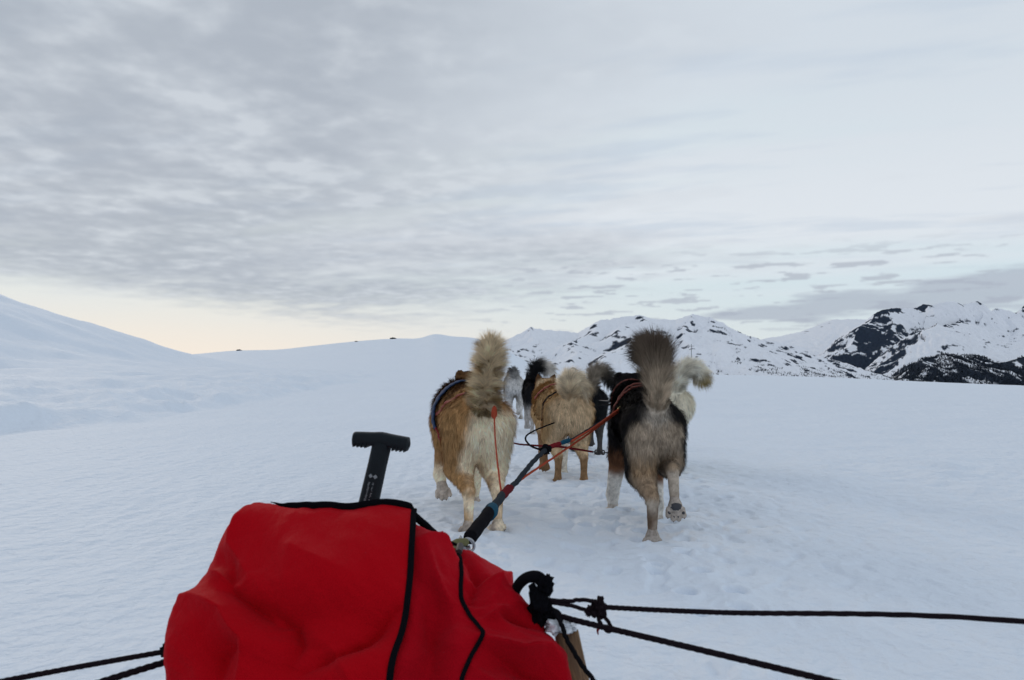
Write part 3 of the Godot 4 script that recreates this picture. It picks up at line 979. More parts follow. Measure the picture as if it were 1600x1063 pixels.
func coat(kind: String, part: int, p: Vector3, n: Vector3, up_tail: float) -> Color:
	var w := cloud_noise.get_noise_3dv(p * 5.0)
	var c := Color.WHITE
	match kind:
		"tan_white":
			var tan := Color(0.47, 0.265, 0.115)
			var brown := Color(0.15, 0.075, 0.035)
			var cream := Color(0.98, 0.82, 0.60)
			c = tan
			if part == TORSO or part == THIGH or part == SHANK:
				var back := n.z * 0.75 + w * 0.55 - maxf(0.0, p.y - 0.50) * 5.0 + (0.22 if p.x > 0.02 else 0.0) - 0.5 * smoothstep(-0.04, -0.14, p.x)
				if p.y > 0.40 and p.x < -0.07:
					back -= 0.2
				if part == SHANK:
					back -= 0.3 if p.x < 0 else 0.12
				c = tan.lerp(cream, smoothstep(-0.02, 0.42, back) * smoothstep(-0.25, -0.12, p.z))
				if p.y < 0.47 and p.z < -0.12 and n.y < -0.2:
					c = c.lerp(cream, 0.8)
			if p.z < -0.2 and part != FORE and part != FORE_PAW and p.y > 0.42:
				c = c.lerp(brown, smoothstep(0.52, 0.64, p.y + 0.10 * w) * 0.85)
			if part == NECK or part == HEAD or part == EAR:
				c = c.lerp(brown, 0.6 + w * 0.5)
			if part == HIND_FOOT:
				c = Color(0.46, 0.28, 0.14).lerp(cream, smoothstep(0.0, 0.5, w + 0.02))
			if part == HIND_PAW:
				c = Color(0.40, 0.33, 0.28).lerp(cream, smoothstep(0.0, 0.35, w))
			if part == FORE:
				c = Color(0.34, 0.19, 0.09).lerp(cream, smoothstep(0.30, 0.22, p.y + 0.05 * w))
			if part == FORE_PAW:
				c = Color(0.55, 0.47, 0.40)
			if part == TAIL:
				c = cream.lerp(Color(0.84, 0.65, 0.42), smoothstep(0.04, 0.4, up_tail + w * 0.12))
		"black_grey":
			var black := Color(0.014, 0.013, 0.014)
			var grey := Color(0.42, 0.33, 0.245)
			var tan := Color(0.33, 0.19, 0.085)
			c = black
			if part == TORSO or part == THIGH or part == SHANK:
				var back := n.z + w * 0.35 - maxf(0.0, p.y - 0.505) * 7.0 - maxf(0.0, absf(p.x) - 0.115) * 5.0
				var pale := smoothstep(0.26, 0.5, back)
				c = black.lerp(grey, pale)
				c = c.lerp(tan, pale * smoothstep(0.44, 0.33, p.y + 0.05 * w) * 0.65)
				c = c.lerp(Color(0.66, 0.58, 0.49), smoothstep(0.075, 0.03, absf(p.x)) * smoothstep(0.52, 0.60, p.y) * smoothstep(0.35, 0.6, n.z) * 0.8)
				if part == SHANK:
					c = c.lerp(Color(0.38, 0.29, 0.21), 0.55)
			if part == HIND_FOOT:
				c = Color(0.46, 0.39, 0.32).lerp(Color(0.15, 0.10, 0.07), smoothstep(0.05, 0.35, w + 0.05))
			if part == HIND_PAW:
				c = Color(0.38, 0.33, 0.29)
			if part == UPPER or part == FORE:
				c = Color(0.16, 0.075, 0.04).lerp(black, smoothstep(0.34, 0.42, p.y + w * 0.06)).lerp(Color(0.72, 0.68, 0.62), smoothstep(0.26, 0.20, p.y + w * 0.04))
			if part == FORE_PAW:
				c = Color(0.60, 0.54, 0.48)
			if part == TAIL:
				var under := smoothstep(-0.25, 0.45, n.z + w * 0.35 + n.x * 0.35)
				c = black.lerp(Color(0.52, 0.41, 0.30), under * smoothstep(0.98, 0.30, up_tail + w * 0.2))
				c = c.lerp(Color(0.075, 0.055, 0.042), smoothstep(0.35, 0.7, up_tail) * under)
		"golden":
			var gold := Color(0.52, 0.335, 0.165)
			var pale := Color(0.74, 0.575, 0.385)
			c = gold.lerp(pale, smoothstep(0.1, 0.5, n.z + w * 0.4 - maxf(0.0, absf(p.x) - 0.08) * 3.0) * 0.7)
			if part == HIND_FOOT or part == HIND_PAW:
				c = Color(0.27, 0.16, 0.085)
			if part == FORE_PAW or part == FORE:
				c = Color(0.25, 0.145, 0.08) if p.x < 0 else Color(0.76, 0.70, 0.60)
			if part == TAIL:
				c = pale.lerp(Color(0.80, 0.67, 0.49), smoothstep(0.1, 0.5, up_tail + w * 0.2))
				c = c.lerp(Color(0.33, 0.21, 0.11), smoothstep(0.2, 0.7, -n.z + w * 0.3) * 0.7)
			if part == EAR:
				c = Color(0.12, 0.06, 0.03)
		"cream":
			c = Color(0.82, 0.75, 0.60).lerp(Color(0.70, 0.58, 0.40), smoothstep(0.1, 0.5, w))
			if part == TAIL:
				c = Color(0.84, 0.78, 0.65).lerp(Color(0.36, 0.27, 0.12), smoothstep(0.82, 0.93, up_tail + w * 0.05))
		"black_silver":
			c = Color(0.014, 0.014, 0.016)
			if p.y < 0.40 and part != TAIL:
				c = c.lerp(Color(0.42, 0.39, 0.37), smoothstep(0.40, 0.30, p.y + w * 0.1))
			if part == TAIL:
				c = c.lerp(Color(0.66, 0.61, 0.55), smoothstep(-0.02, 0.035, p.x + 0.03 * w) * smoothstep(0.15, 0.4, up_tail))
		"dark":
			c = Color(0.016, 0.017, 0.019)
			if p.y < 0.3 and part != TAIL:
				c = Color(0.07, 0.065, 0.062)
			if part == TAIL:
				c = c.lerp(Color(0.30, 0.255, 0.205), smoothstep(0.95, 0.35, up_tail + w * 0.3) * smoothstep(-0.6, 0.2, n.z + n.y * 0.6 + w))
		"white_grey":
			c = Color(0.62, 0.60, 0.58).lerp(Color(0.20, 0.165, 0.13), smoothstep(0.16, 0.34, w + (0.18 if p.y > 0.55 else 0.0)))
			if part == TAIL:
				c = Color(0.42, 0.41, 0.40).lerp(Color(0.05, 0.05, 0.055), smoothstep(0.35, 0.8, up_tail + w * 0.3))
	return c


func hair_length(part: int, p: Vector3, d: Dictionary) -> float:
	match part:
		TORSO: return 0.042
		CHEST: return 0.045
		NECK: return 0.062
		HEAD: return 0.024
		MUZZLE: return 0.007
		EAR: return 0.014
		THIGH: return d.get("pants", 0.04) * smoothstep(0.22, 0.42, p.y) + 0.012
		SHANK: return 0.022
		HIND_FOOT: return 0.009
		HIND_PAW: return 0.006
		UPPER: return 0.032
		FORE: return 0.011
		FORE_PAW: return 0.007
	return d.tail_hair


func make_dog(d: Dictionary) -> Node3D:
	var root := thing("sled_dog", d.label, "dog", d.at, deg_to_rad(d.turn), "sled dogs running ahead of the sledge")
	root.position.y = ground_at(d.at.x, d.at.z) - 0.018
	var paws := []
	var bones := dog_bones(d, paws)
	if d.cell > 0.01:
		for q in paws:
			bones.append_array(q)
	var s := skin(bones, d.cell)
	var v: PackedVector3Array = s.v
	var n: PackedVector3Array = s.n
	var idx: PackedInt32Array = s.idx
	var parts: PackedByteArray = s.part
	if d.cell <= 0.01:   # finer cells for the toes of the nearest dogs
		for q in paws:
			var fine := skin(q, 0.0042)
			var first := v.size()
			v.append_array(fine.v)
			n.append_array(fine.n)
			parts.append_array(fine.part)
			for k in fine.idx:
				idx.append(k + first)
	var tail: PackedVector3Array = through(d.tail, 4)
	var col := PackedColorArray()
	col.resize(v.size())
	var along := PackedFloat32Array()
	along.resize(v.size())
	for i in v.size():
		if parts[i] == TAIL:
			var best := 9.0
			for k in tail.size():
				var l := tail[k].distance_squared_to(v[i])
				if l < best:
					best = l
					along[i] = float(k) / (tail.size() - 1)
		col[i] = coat(d.coat, parts[i], v[i], n[i], along[i])
	# let neighbouring patches run into each other
	for turn in 4:
		var sum := PackedColorArray()
		sum.resize(v.size())
		sum.fill(Color(0, 0, 0, 0))
		for f in range(0, idx.size(), 3):
			var whole := col[idx[f]] + col[idx[f + 1]] + col[idx[f + 2]]
			sum[idx[f]] += whole
			sum[idx[f + 1]] += whole
			sum[idx[f + 2]] += whole
		for i in v.size():
			if sum[i].a > 0.0:
				col[i] = sum[i] / sum[i].a
	# flecks in the coat
	for i in v.size():
		var k := 1.0 + 0.45 * cloud_noise.get_noise_3dv(v[i] * 22.0) + 0.25 * smooth_noise.get_noise_3dv(v[i] * 70.0)
		col[i] = Color(col[i].r * k, col[i].g * k, col[i].b * k)
	var skin_material := coloured(0.9, 0.1)
	put("body", mesh_of(v, n, idx, col), skin_material, root)
	# hair: blades that grow out of the skin, lie along the coat and part into tufts
	var hv := PackedVector3Array()
	var hn := PackedVector3Array()
	var hc := PackedColorArray()
	var hi := PackedInt32Array()
	var per: float = d.hairs
	var width: float = d.hair_wide
	for f in range(0, idx.size(), 3):
		var ia := idx[f]
		var ib := idx[f + 1]
		var ic := idx[f + 2]
		var a := v[ia]
		var b := v[ib]
		var c := v[ic]
		var part := parts[ia]
		var dense := per
		if part == TAIL: dense *= 5.0
		elif part == HIND_PAW or part == FORE_PAW or part == HIND_FOOT or part == FORE: dense *= 1.1
		var want := (b - a).cross(c - a).length() * 0.5 * dense
		var count := int(want)
		if rng.randf() < want - count:
			count += 1
		for k in count:
			var u := rng.randf()
			var w := rng.randf()
			if u + w > 1.0:
				u = 1.0 - u
				w = 1.0 - w
			var p := a + (b - a) * u + (c - a) * w
			var m := (n[ia] + (n[ib] - n[ia]) * u + (n[ic] - n[ia]) * w).normalized()
			var long := hair_length(part, p, d) * rng.randf_range(0.6, 1.15)
			var tuft := Vector3(smooth_noise.get_noise_3dv(p * 34.0), smooth_noise.get_noise_3dv(p * 34.0 + Vector3(9, 0, 0)), smooth_noise.get_noise_3dv(p * 34.0 + Vector3(0, 9, 0)))
			if part == TAIL:
				tuft = Vector3(smooth_noise.get_noise_3dv(p * 24.0), smooth_noise.get_noise_3dv(p * 24.0 + Vector3(9, 0, 0)), smooth_noise.get_noise_3dv(p * 24.0 + Vector3(0, 9, 0))) * 0.9
			var flow := Vector3(0, -0.55, 0.85)
			var lift := 0.3
			match part:
				THIGH:
					flow = Vector3(signf(p.x) * 0.15, -1.0, 0.25); lift = 0.32
				SHANK, HIND_FOOT, FORE, UPPER:
					flow = Vector3(0, -1.0, 0.25); lift = 0.3
				HIND_PAW, FORE_PAW:
					flow = Vector3(0, -0.6, -0.8); lift = 0.25
				NECK, CHEST:
					flow = Vector3(0, -0.5, 0.9); lift = 0.65
				HEAD, EAR, MUZZLE:
					flow = Vector3(0, 0.2, 1.0); lift = 0.35
				TAIL:
					var at := along[ia] * (tail.size() - 1)
					var k0 := mini(int(at), tail.size() - 2)
					flow = (tail[k0 + 1] - tail[k0]).normalized() * float(d.get("tail_flow", 0.6))
					lift = 0.9 + 0.5 * rng.randf()
					long *= lerpf(d.get("tail_root", 0.7), 1.1, smoothstep(0.15, 0.7, along[ia]))
			var t := flow - m * flow.dot(m)
			var dir := (t + m * lift + tuft * 0.45 + Vector3(rng.randf() - 0.5, rng.randf() - 0.5, rng.randf() - 0.5) * 0.35).normalized()
			var across := dir.cross(m)
			if across.length_squared() < 1e-4:
				across = dir.cross(Vector3.RIGHT)
			across = across.normalized() * width * rng.randf_range(0.6, 1.3)
			if part == HIND_PAW or part == FORE_PAW or part == HIND_FOOT or part == FORE:
				across *= 0.6
			if part == TAIL:
				across *= 0.62
			var mid := p + dir * long * 0.55
			var tip := p + (dir + t * 0.25 + Vector3(0, -0.16, 0)).normalized() * long
			var e := hv.size()
			hv.append(p - m * 0.003 - across)
			hv.append(p - m * 0.003 + across)
			hv.append(mid - across * 0.75)
			hv.append(mid + across * 0.75)
			hv.append(tip)
			var shading := (m + dir * 0.25).normalized()
			for q in 5:
				hn.append(shading)
			var hue := (col[ia] * (1.0 - u - w) + col[ib] * u + col[ic] * w) * (rng.randf_range(0.75, 1.25) + 0.3 * tuft.x)
			hue.a = 1.0
			hc.append(hue); hc.append(hue); hc.append(hue); hc.append(hue)
			hc.append(hue.lerp(d.tips, d.tip_share * rng.randf() * (0.5 if part == TAIL else 1.0)) if part != HIND_PAW and part != FORE_PAW else hue)
			if (hv[e + 1] - hv[e]).cross(hv[e + 2] - hv[e]).dot(m) > 0.0:
				hi.append_array([e, e + 2, e + 1, e + 1, e + 2, e + 3, e + 2, e + 4, e + 3])
			else:
				hi.append_array([e, e + 1, e + 2, e + 1, e + 3, e + 2, e + 2, e + 3, e + 4])
	var hair := coloured(0.75, 0.2)
	hair.backlight_enabled = true
	hair.backlight = Color(0.35, 0.35, 0.35)
	var fur := put("fur", mesh_of(hv, hn, hi, hc), hair, root)
	fur.set_meta("kind", "stuff")
	# face
	var head: Vector3 = d.head
	var look: Vector3 = d.get("look", Vector3(0, -0.2, -1)).normalized()
	var across_face := look.cross(Vector3.UP).normalized()
	var black := paint(Color(0.01, 0.01, 0.01), 0.35)
	put("nose", ball(head + look * 0.205 - Vector3(0, 0.024, 0), Vector3(0.016, 0.013, 0.012)), black, root)
	for e in [-1.0, 1.0]:
		put("eye", ball(head + look * 0.108 + across_face * 0.036 * e + Vector3(0, 0.016, 0), Vector3(0.011, 0.010, 0.010)), black, root)
	if d.cell <= 0.01:
		var horn := paint(Color(0.03, 0.026, 0.024), 0.5)
		for q in paws:
			for k in range(2, 6):
				var a: Vector3 = q[k][0]
				var b: Vector3 = q[k][2]
				var u := (b - a).normalized()
				var side := u.cross(Vector3.UP).normalized()
				put("claw", ball(b + u * 0.010, Vector3(0.003, 0.006, 0.003), Basis(side, u, side.cross(u)), 0.0, 8, 6), horn, root)
	# bare pads under a lifted paw
	if d.has("pads"):
		for q in d.pads:
			var leg: Array = d[q]
			var toes: Vector3 = leg[2].normalized()
			var side := Vector3.RIGHT
			var sole: Vector3 = toes.cross(side).normalized()
			if sole.z < 0:
				sole = -sole
			var pad := paint(Color(0.05, 0.05, 0.058), 0.7)
			var frame := Basis(side, toes, sole)
			put("paw_pad", ball(leg[0] + sole * 0.024, Vector3(0.024, 0.018, 0.014), frame, 0.15), pad, root)
			for k in 4:
				var sx := (k - 1.5) * 0.0195
				put("paw_pad", ball(leg[0] + side * sx * 1.1 + toes * (0.046 if (k == 1 or k == 2) else 0.030) + sole * 0.013, Vector3(0.009, 0.012, 0.010), frame, 0.15), pad, root)
	for h in d.get("straps", []):
		strap(root, bones, h)
	return root


# A harness strap: a band laid on the coat, from angle a0 to a1 round the trunk (degrees, 0 right, 90 top), running from z0 to z1.
func strap(root: Node3D, bones: Array, h: Dictionary) -> void:
	var line := []
	var outs := []
	for i in 25:
		var s := i / 24.0
		var a := deg_to_rad(lerpf(h.a0, h.a1, s))
		var dir := Vector3(cos(a), sin(a), 0)
		var c := Vector3(0, h.y, lerpf(h.z0, h.z1, s) + h.get("bow", 0.0) * sin(PI * s))
		var r := 0.40
		while r > 0.02 and field_at(bones, c + dir * r) > h.get("over", 0.030):
			r -= 0.006
		line.append(c + dir * r)
		outs.append(dir)
	var v := PackedVector3Array()
	var wide: float = h.wide
	for i in 25:
		var t: Vector3 = (line[mini(i + 1, 24)] - line[maxi(i - 1, 0)]).normalized()
		var side: Vector3 = t.cross(outs[i]).normalized() * wide * 0.5
		var up: Vector3 = outs[i] * 0.004
		v.append_array([line[i] - side - up, line[i] - side + up, line[i] + up * 1.6, line[i] + side + up, line[i] + side - up, line[i] - up])
	var m := mesh_of(v, grid_normals(v, 6, 25, true, false), grid_faces(6, 25, true, false))
	put(h.get("called", "harness_strap"), m, h.material, root)


func build_dogs() -> void:
	var blue := paint(Color(0.008, 0.028, 0.08), 0.85)
	var red := paint(Color(0.22, 0.018, 0.026), 0.85)
	var pink := paint(Color(0.25, 0.06, 0.05), 0.85)
	var rust := paint(Color(0.13, 0.032, 0.024), 0.85)
	var dark := paint(Color(0.012, 0.012, 0.014), 0.9, 0.0, 0.12)
	var flat := Vector3(0, 0, -1)
	make_dog({
		"label": "tan and cream dog nearest the sledge, thick straw tail held straight up", "at": Vector3(-0.172, 0, -3.88), "turn": 13.0, "coat": "tan_white",
		"wide": 1.08, "hip": 0.575, "cell": 0.0095, "hairs": 30000.0, "hair_wide": 0.0016, "tail_hair": 0.068, "tips": Color(0.20, 0.11, 0.05), "tip_share": 0.45,
		"head": Vector3(0.09, 0.69, -0.80), "ears": Vector3(0, 0.035, 0.055), "tail_flow": 0.35, "tail_root": 0.95,
		"hl": [Vector3(-0.075, 0.030, 0.17), Vector3(0.0, 1.0, 0.02), Vector3(0, -0.25, -1)],
		"hr": [Vector3(0.068, 0.030, 0.17), Vector3(0.0, 1.0, -0.05), Vector3(0, -0.15, -1)],
		"fl": [Vector3(-0.12, 0.135, -0.42), Vector3(-0.10, 0.8, -0.55), Vector3(0.1, -0.9, 0.15)],
		"fr": [Vector3(0.085, 0.030, -0.58), Vector3(0.0, 1.0, 0.1), flat],
		"tail": [Vector3(0, 0.56, 0.06), Vector3(0.005, 0.62, 0.12), Vector3(0.02, 0.73, 0.135), Vector3(0.035, 0.83, 0.125), Vector3(0.05, 0.895, 0.095)],
		"straps": [
			{"called": "harness_collar", "a0": 85.0, "a1": 190.0, "y": 0.50, "z0": -0.44, "z1": -0.34, "wide": 0.07, "material": blue, "over": 0.022},
			{"called": "harness_collar", "a0": 95.0, "a1": -10.0, "y": 0.50, "z0": -0.44, "z1": -0.34, "wide": 0.07, "material": blue, "over": 0.022},
			{"called": "harness_strap", "a0": 186.0, "a1": 250.0, "y": 0.50, "z0": -0.33, "z1": -0.30, "wide": 0.026, "material": red, "over": 0.022},
			{"called": "harness_strap", "a0": -6.0, "a1": -70.0, "y": 0.50, "z0": -0.33, "z1": -0.30, "wide": 0.026, "material": red, "over": 0.022},
			{"called": "harness_strap", "a0": 168.0, "a1": 110.0, "y": 0.50, "z0": -0.36, "z1": 0.0, "wide": 0.018, "material": pink, "over": 0.012}]})
	make_dog({
		"label": "black and grey dog at the right with bushy dark tail and one hind paw lifted", "at": Vector3(0.675, 0, -3.68), "turn": -1.0, "coat": "black_grey",
		"wide": 0.88, "hip": 0.60, "cell": 0.0095, "hairs": 30000.0, "hair_wide": 0.0016, "pants": 0.026, "tail_hair": 0.118, "tips": Color(0.03, 0.025, 0.02), "tip_share": 0.5,
		"head": Vector3(0.0, 0.70, -0.88), "look": Vector3(0.1, -0.2, -1), "ears": Vector3(0, 0.03, 0.055), "tail_flow": 1.0, "tail_root": 0.30,
		"hl": [Vector3(-0.040, 0.048, 0.19), Vector3(0.02, 1.0, -0.02), Vector3(0, -0.9, -0.30)],
		"hr": [Vector3(0.068, 0.185, 0.17), Vector3(0.02, 0.9, -0.42), Vector3(0, -1.0, 0.10)],
		"pads": ["hr"],
		"fl": [Vector3(-0.125, 0.032, -0.62), Vector3(-0.02, 1.0, 0.0), flat],
		"fr": [Vector3(0.06, 0.032, -0.26), Vector3(0.0, 1.0, -0.25), Vector3(0, -0.2, -1)],
		"tail": [Vector3(0, 0.58, 0.05), Vector3(0.0, 0.66, 0.10), Vector3(0.0, 0.76, 0.10), Vector3(0.0, 0.86, 0.05), Vector3(-0.01, 0.90, -0.04)],
		"straps": [
			{"called": "harness_strap", "a0": 60.0, "a1": 165.0, "y": 0.53, "z0": -0.46, "z1": -0.40, "wide": 0.022, "material": rust, "over": 0.013},
			{"called": "harness_strap", "a0": 80.0, "a1": 150.0, "y": 0.53, "z0": -0.30, "z1": -0.42, "wide": 0.022, "material": rust, "over": 0.013},
			{"called": "collar", "a0": -90.0, "a1": 270.0, "y": 0.64, "z0": -0.74, "z1": -0.74, "wide": 0.022, "material": rust, "over": 0.018}]})
	make_dog({
		"label": "golden dog between the two nearest dogs with pale curled tail", "at": Vector3(0.40, 0, -5.42), "turn": 9.0, "coat": "golden",
		"wide": 1.0, "hip": 0.57, "cell": 0.012, "hairs": 18000.0, "hair_wide": 0.0022, "tail_hair": 0.085, "tips": Color(0.30, 0.18, 0.08), "tip_share": 0.35,
		"head": Vector3(0.0, 0.655, -0.82), "look": Vector3(0.2, -0.1, -1), "ears": Vector3(0, 0.06, 0.03),
		"hl": [Vector3(-0.085, 0.030, 0.02), Vector3(0.0, 1.0, 0.15), flat],
		"hr": [Vector3(0.085, 0.030, 0.09), Vector3(0.0, 1.0, 0.0), flat],
		"fl": [Vector3(-0.09, 0.10, -0.44), Vector3(0.0, 0.9, -0.4), Vector3(0.0, -0.8, 0.1)],
		"fr": [Vector3(0.06, 0.030, -0.45), Vector3(0.0, 1.0, -0.2), Vector3(0, -0.3, -1)],
		"tail": [Vector3(0, 0.56, 0.05), Vector3(-0.015, 0.65, 0.09), Vector3(-0.01, 0.715, 0.05), Vector3(0.04, 0.72, 0.02), Vector3(0.08, 0.66, 0.05)],
		"straps": [
			{"called": "harness_strap", "a0": 95.0, "a1": 150.0, "y": 0.50, "z0": -0.30, "z1": -0.44, "wide": 0.026, "material": pink, "over": 0.022},
			{"called": "harness_strap", "a0": 120.0, "a1": 195.0, "y": 0.49, "z0": 0.02, "z1": -0.12, "wide": 0.016, "material": dark, "over": 0.022}]})
	make_dog({
		"label": "cream white dog half hidden behind the black and grey dog", "at": Vector3(1.165, 0, -5.65), "turn": 3.0, "coat": "cream",
		"wide": 0.98, "hip": 0.58, "cell": 0.015, "hairs": 15000.0, "hair_wide": 0.0022, "tail_hair": 0.075, "tips": Color(0.75, 0.66, 0.5), "tip_share": 0.3,
		"head": Vector3(0.0, 0.66, -0.82),
		"hl": [Vector3(-0.08, 0.030, 0.06), Vector3(0.0, 1.0, 0.1), flat],
		"hr": [Vector3(0.02, 0.06, -0.05), Vector3(0.0, 1.0, 0.2), Vector3(0, -0.3, -1)],
		"fl": [Vector3(-0.09, 0.030, -0.60), Vector3(0.0, 1.0, 0.0), flat],
		"fr": [Vector3(0.05, 0.10, -0.46), Vector3(0.0, 0.9, -0.4), Vector3(0, -0.8, 0.1)],
		"tail": [Vector3(0, 0.56, 0.05), Vector3(0.03, 0.68, 0.09), Vector3(0.09, 0.78, 0.07), Vector3(0.17, 0.785, 0.06), Vector3(0.225, 0.71, 0.06)]})
	make_dog({
		"label": "dark dog behind the golden dog, tail bent over to the right", "at": Vector3(0.735, 0, -7.15), "turn": 4.0, "coat": "dark",
		"wide": 0.92, "hip": 0.57, "cell": 0.016, "hairs": 9000.0, "hair_wide": 0.003, "tail_hair": 0.085, "tips": Color(0.02, 0.02, 0.02), "tip_share": 0.4,
		"head": Vector3(0.0, 0.66, -0.82), "ears": Vector3(0, 0.04, 0.05),
		"hl": [Vector3(-0.08, 0.030, 0.10), Vector3(0.0, 1.0, 0.1), flat],
		"hr": [Vector3(0.07, 0.030, 0.04), Vector3(0.0, 1.0, 0.1), flat],
		"fl": [Vector3(-0.09, 0.030, -0.48), Vector3(0.0, 1.0, -0.1), flat],
		"fr": [Vector3(0.08, 0.10, -0.50), Vector3(0.0, 0.9, -0.4), Vector3(0, -0.8, 0.1)],
		"tail": [Vector3(0, 0.56, 0.05), Vector3(0.0, 0.70, 0.09), Vector3(0.04, 0.79, 0.06), Vector3(0.12, 0.775, 0.06), Vector3(0.18, 0.69, 0.07)],
		"straps": [{"called": "harness_strap", "a0": 40.0, "a1": -60.0, "y": 0.49, "z0": -0.40, "z1": -0.40, "wide": 0.026, "material": dark, "over": 0.022}]})
	make_dog({
		"label": "black dog with silver grey curled tail left of the golden dog", "at": Vector3(0.335, 0, -9.45), "turn": 5.0, "coat": "black_silver",
		"wide": 0.95, "hip": 0.60, "cell": 0.018, "hairs": 8000.0, "hair_wide": 0.0036, "tail_hair": 0.115, "tips": Color(0.05, 0.05, 0.05), "tip_share": 0.2,
		"head": Vector3(0.0, 0.66, -0.82), "ears": Vector3(0, 0.04, 0.05),
		"hl": [Vector3(-0.10, 0.030, 0.10), Vector3(0.0, 1.0, 0.1), flat],
		"hr": [Vector3(0.07, 0.030, 0.00), Vector3(0.0, 1.0, 0.1), flat],
		"fl": [Vector3(-0.10, 0.10, -0.46), Vector3(0.0, 0.9, -0.4), Vector3(0.0, -0.8, 0.1)],
		"fr": [Vector3(0.08, 0.030, -0.56), Vector3(0.0, 1.0, 0.0), flat],
		"tail": [Vector3(0, 0.58, 0.05), Vector3(-0.07, 0.70, 0.09), Vector3(-0.06, 0.82, 0.07), Vector3(0.04, 0.85, 0.05), Vector3(0.12, 0.79, 0.04)]})
	make_dog({
		"label": "mottled white and grey dog farthest ahead beside the tan dog's tail", "at": Vector3(0.055, 0, -12.0), "turn": 4.0, "coat": "white_grey",
		"wide": 0.98, "hip": 0.58, "cell": 0.02, "hairs": 6000.0, "hair_wide": 0.0045, "tail_hair": 0.08, "tips": Color(0.3, 0.28, 0.26), "tip_share": 0.4,
		"head": Vector3(0.0, 0.66, -0.82), "ears": Vector3(0, 0.04, 0.05),
		"hl": [Vector3(-0.08, 0.030, 0.0), Vector3(0.0, 1.0, 0.1), flat],
		"hr": [Vector3(0.08, 0.030, 0.09), Vector3(0.0, 1.0, 0.1), flat],
		"fl": [Vector3(-0.09, 0.030, -0.60), Vector3(0.0, 1.0, 0.0), flat],
		"fr": [Vector3(0.08, 0.10, -0.48), Vector3(0.0, 0.9, -0.4), Vector3(0, -0.8, 0.1)],
		"tail": [Vector3(0, 0.56, 0.05), Vector3(-0.01, 0.66, 0.09), Vector3(-0.03, 0.73, 0.06), Vector3(-0.05, 0.74, 0.0)]})

# ---------------------------------------------------------------- sledge and its bag

# the bag's shape: rows of points from the near end (0) over the ridge (4) down the far side (6), columns from the left side to the right
var bag_points: Array = []


func bag_shape() -> void:
	var rows := [
		[Vector3(-0.4693, 0.2087, -1.1000), Vector3(-0.3660, 0.2277, -1.0700), Vector3(-0.2590, 0.2326, -1.0600), Vector3(-0.1571, 0.2326, -1.0600), Vector3(-0.0349, 0.2277, -1.0700), Vector3(0.1021, 0.2136, -1.0900)],
		[Vector3(-0.4906, 0.2969, -1.1600), Vector3(-0.3848, 0.3125, -1.1200), Vector3(-0.2699, 0.3203, -1.1000), Vector3(-0.1692, 0.3203, -1.1000), Vector3(-0.0527, 0.3164, -1.1100), Vector3(0.0737, 0.3047, -1.1400)],
		[Vector3(-0.5090, 0.3797, -1.2200), Vector3(-0.4034, 0.3825, -1.1700), Vector3(-0.2819, 0.3811, -1.1450), Vector3(-0.1606, 0.3793, -1.1450), Vector3(-0.0569, 0.3779, -1.1550), Vector3(0.0392, 0.3650, -1.1950)],
		[Vector3(-0.4891, 0.4260, -1.3000), Vector3(-0.3929, 0.4435, -1.2300), Vector3(-0.2876, 0.4448, -1.2050), Vector3(-0.1616, 0.4399, -1.2050), Vector3(-0.0780, 0.4275, -1.2150), Vector3(-0.0042, 0.3957, -1.2650)],
		[Vector3(-0.4581, 0.4962, -1.3800), Vector3(-0.3865, 0.5048, -1.3450), Vector3(-0.2976, 0.5033, -1.3350), Vector3(-0.1785, 0.4935, -1.3350), Vector3(-0.1012, 0.4456, -1.3350), Vector3(-0.0177, 0.4105, -1.3450)],
	]
	for r in rows:
		var left: Vector3 = r[0]
		var right: Vector3 = r[5]
		bag_points.append([Vector3(left.x + 0.015, 0.10, left.z - 0.01), left + Vector3(-0.006, -0.09, -0.015)] + r + [right + (Vector3(-0.004, -0.09, -0.015) if r[0].y < 0.45 else Vector3(0.016, -0.04, -0.01)), Vector3(right.x - 0.02, 0.10, right.z - 0.01)])
	var over := []
	var down := []
	for c in 10:
		var p: Vector3 = bag_points[4][c]
		over.append(Vector3(p.x, maxf(p.y - 0.05, 0.10), p.z - 0.06))
		down.append(Vector3(lerpf(p.x, -0.2, 0.15), 0.10, p.z - 0.12))
	bag_points.append(over)
	bag_points.append(down)


func four_way(a: Vector3, b: Vector3, c: Vector3, d: Vector3, t: float) -> Vector3:
	return b.cubic_interpolate(c, a, d, t)


func bag_smooth(c: float, r: float) -> Vector3:
	var ci := clampi(int(floor(c)), 0, 8)
	var ri := clampi(int(floor(r)), 0, 5)
	var line := []
	for k in [-1, 0, 1, 2]:
		var row: Array = bag_points[clampi(ri + k, 0, 6)]
		line.append(four_way(row[maxi(ci - 1, 0)], row[ci], row[ci + 1], row[mini(ci + 2, 9)], c - ci))
	return four_way(line[0], line[1], line[2], line[3], r - ri)


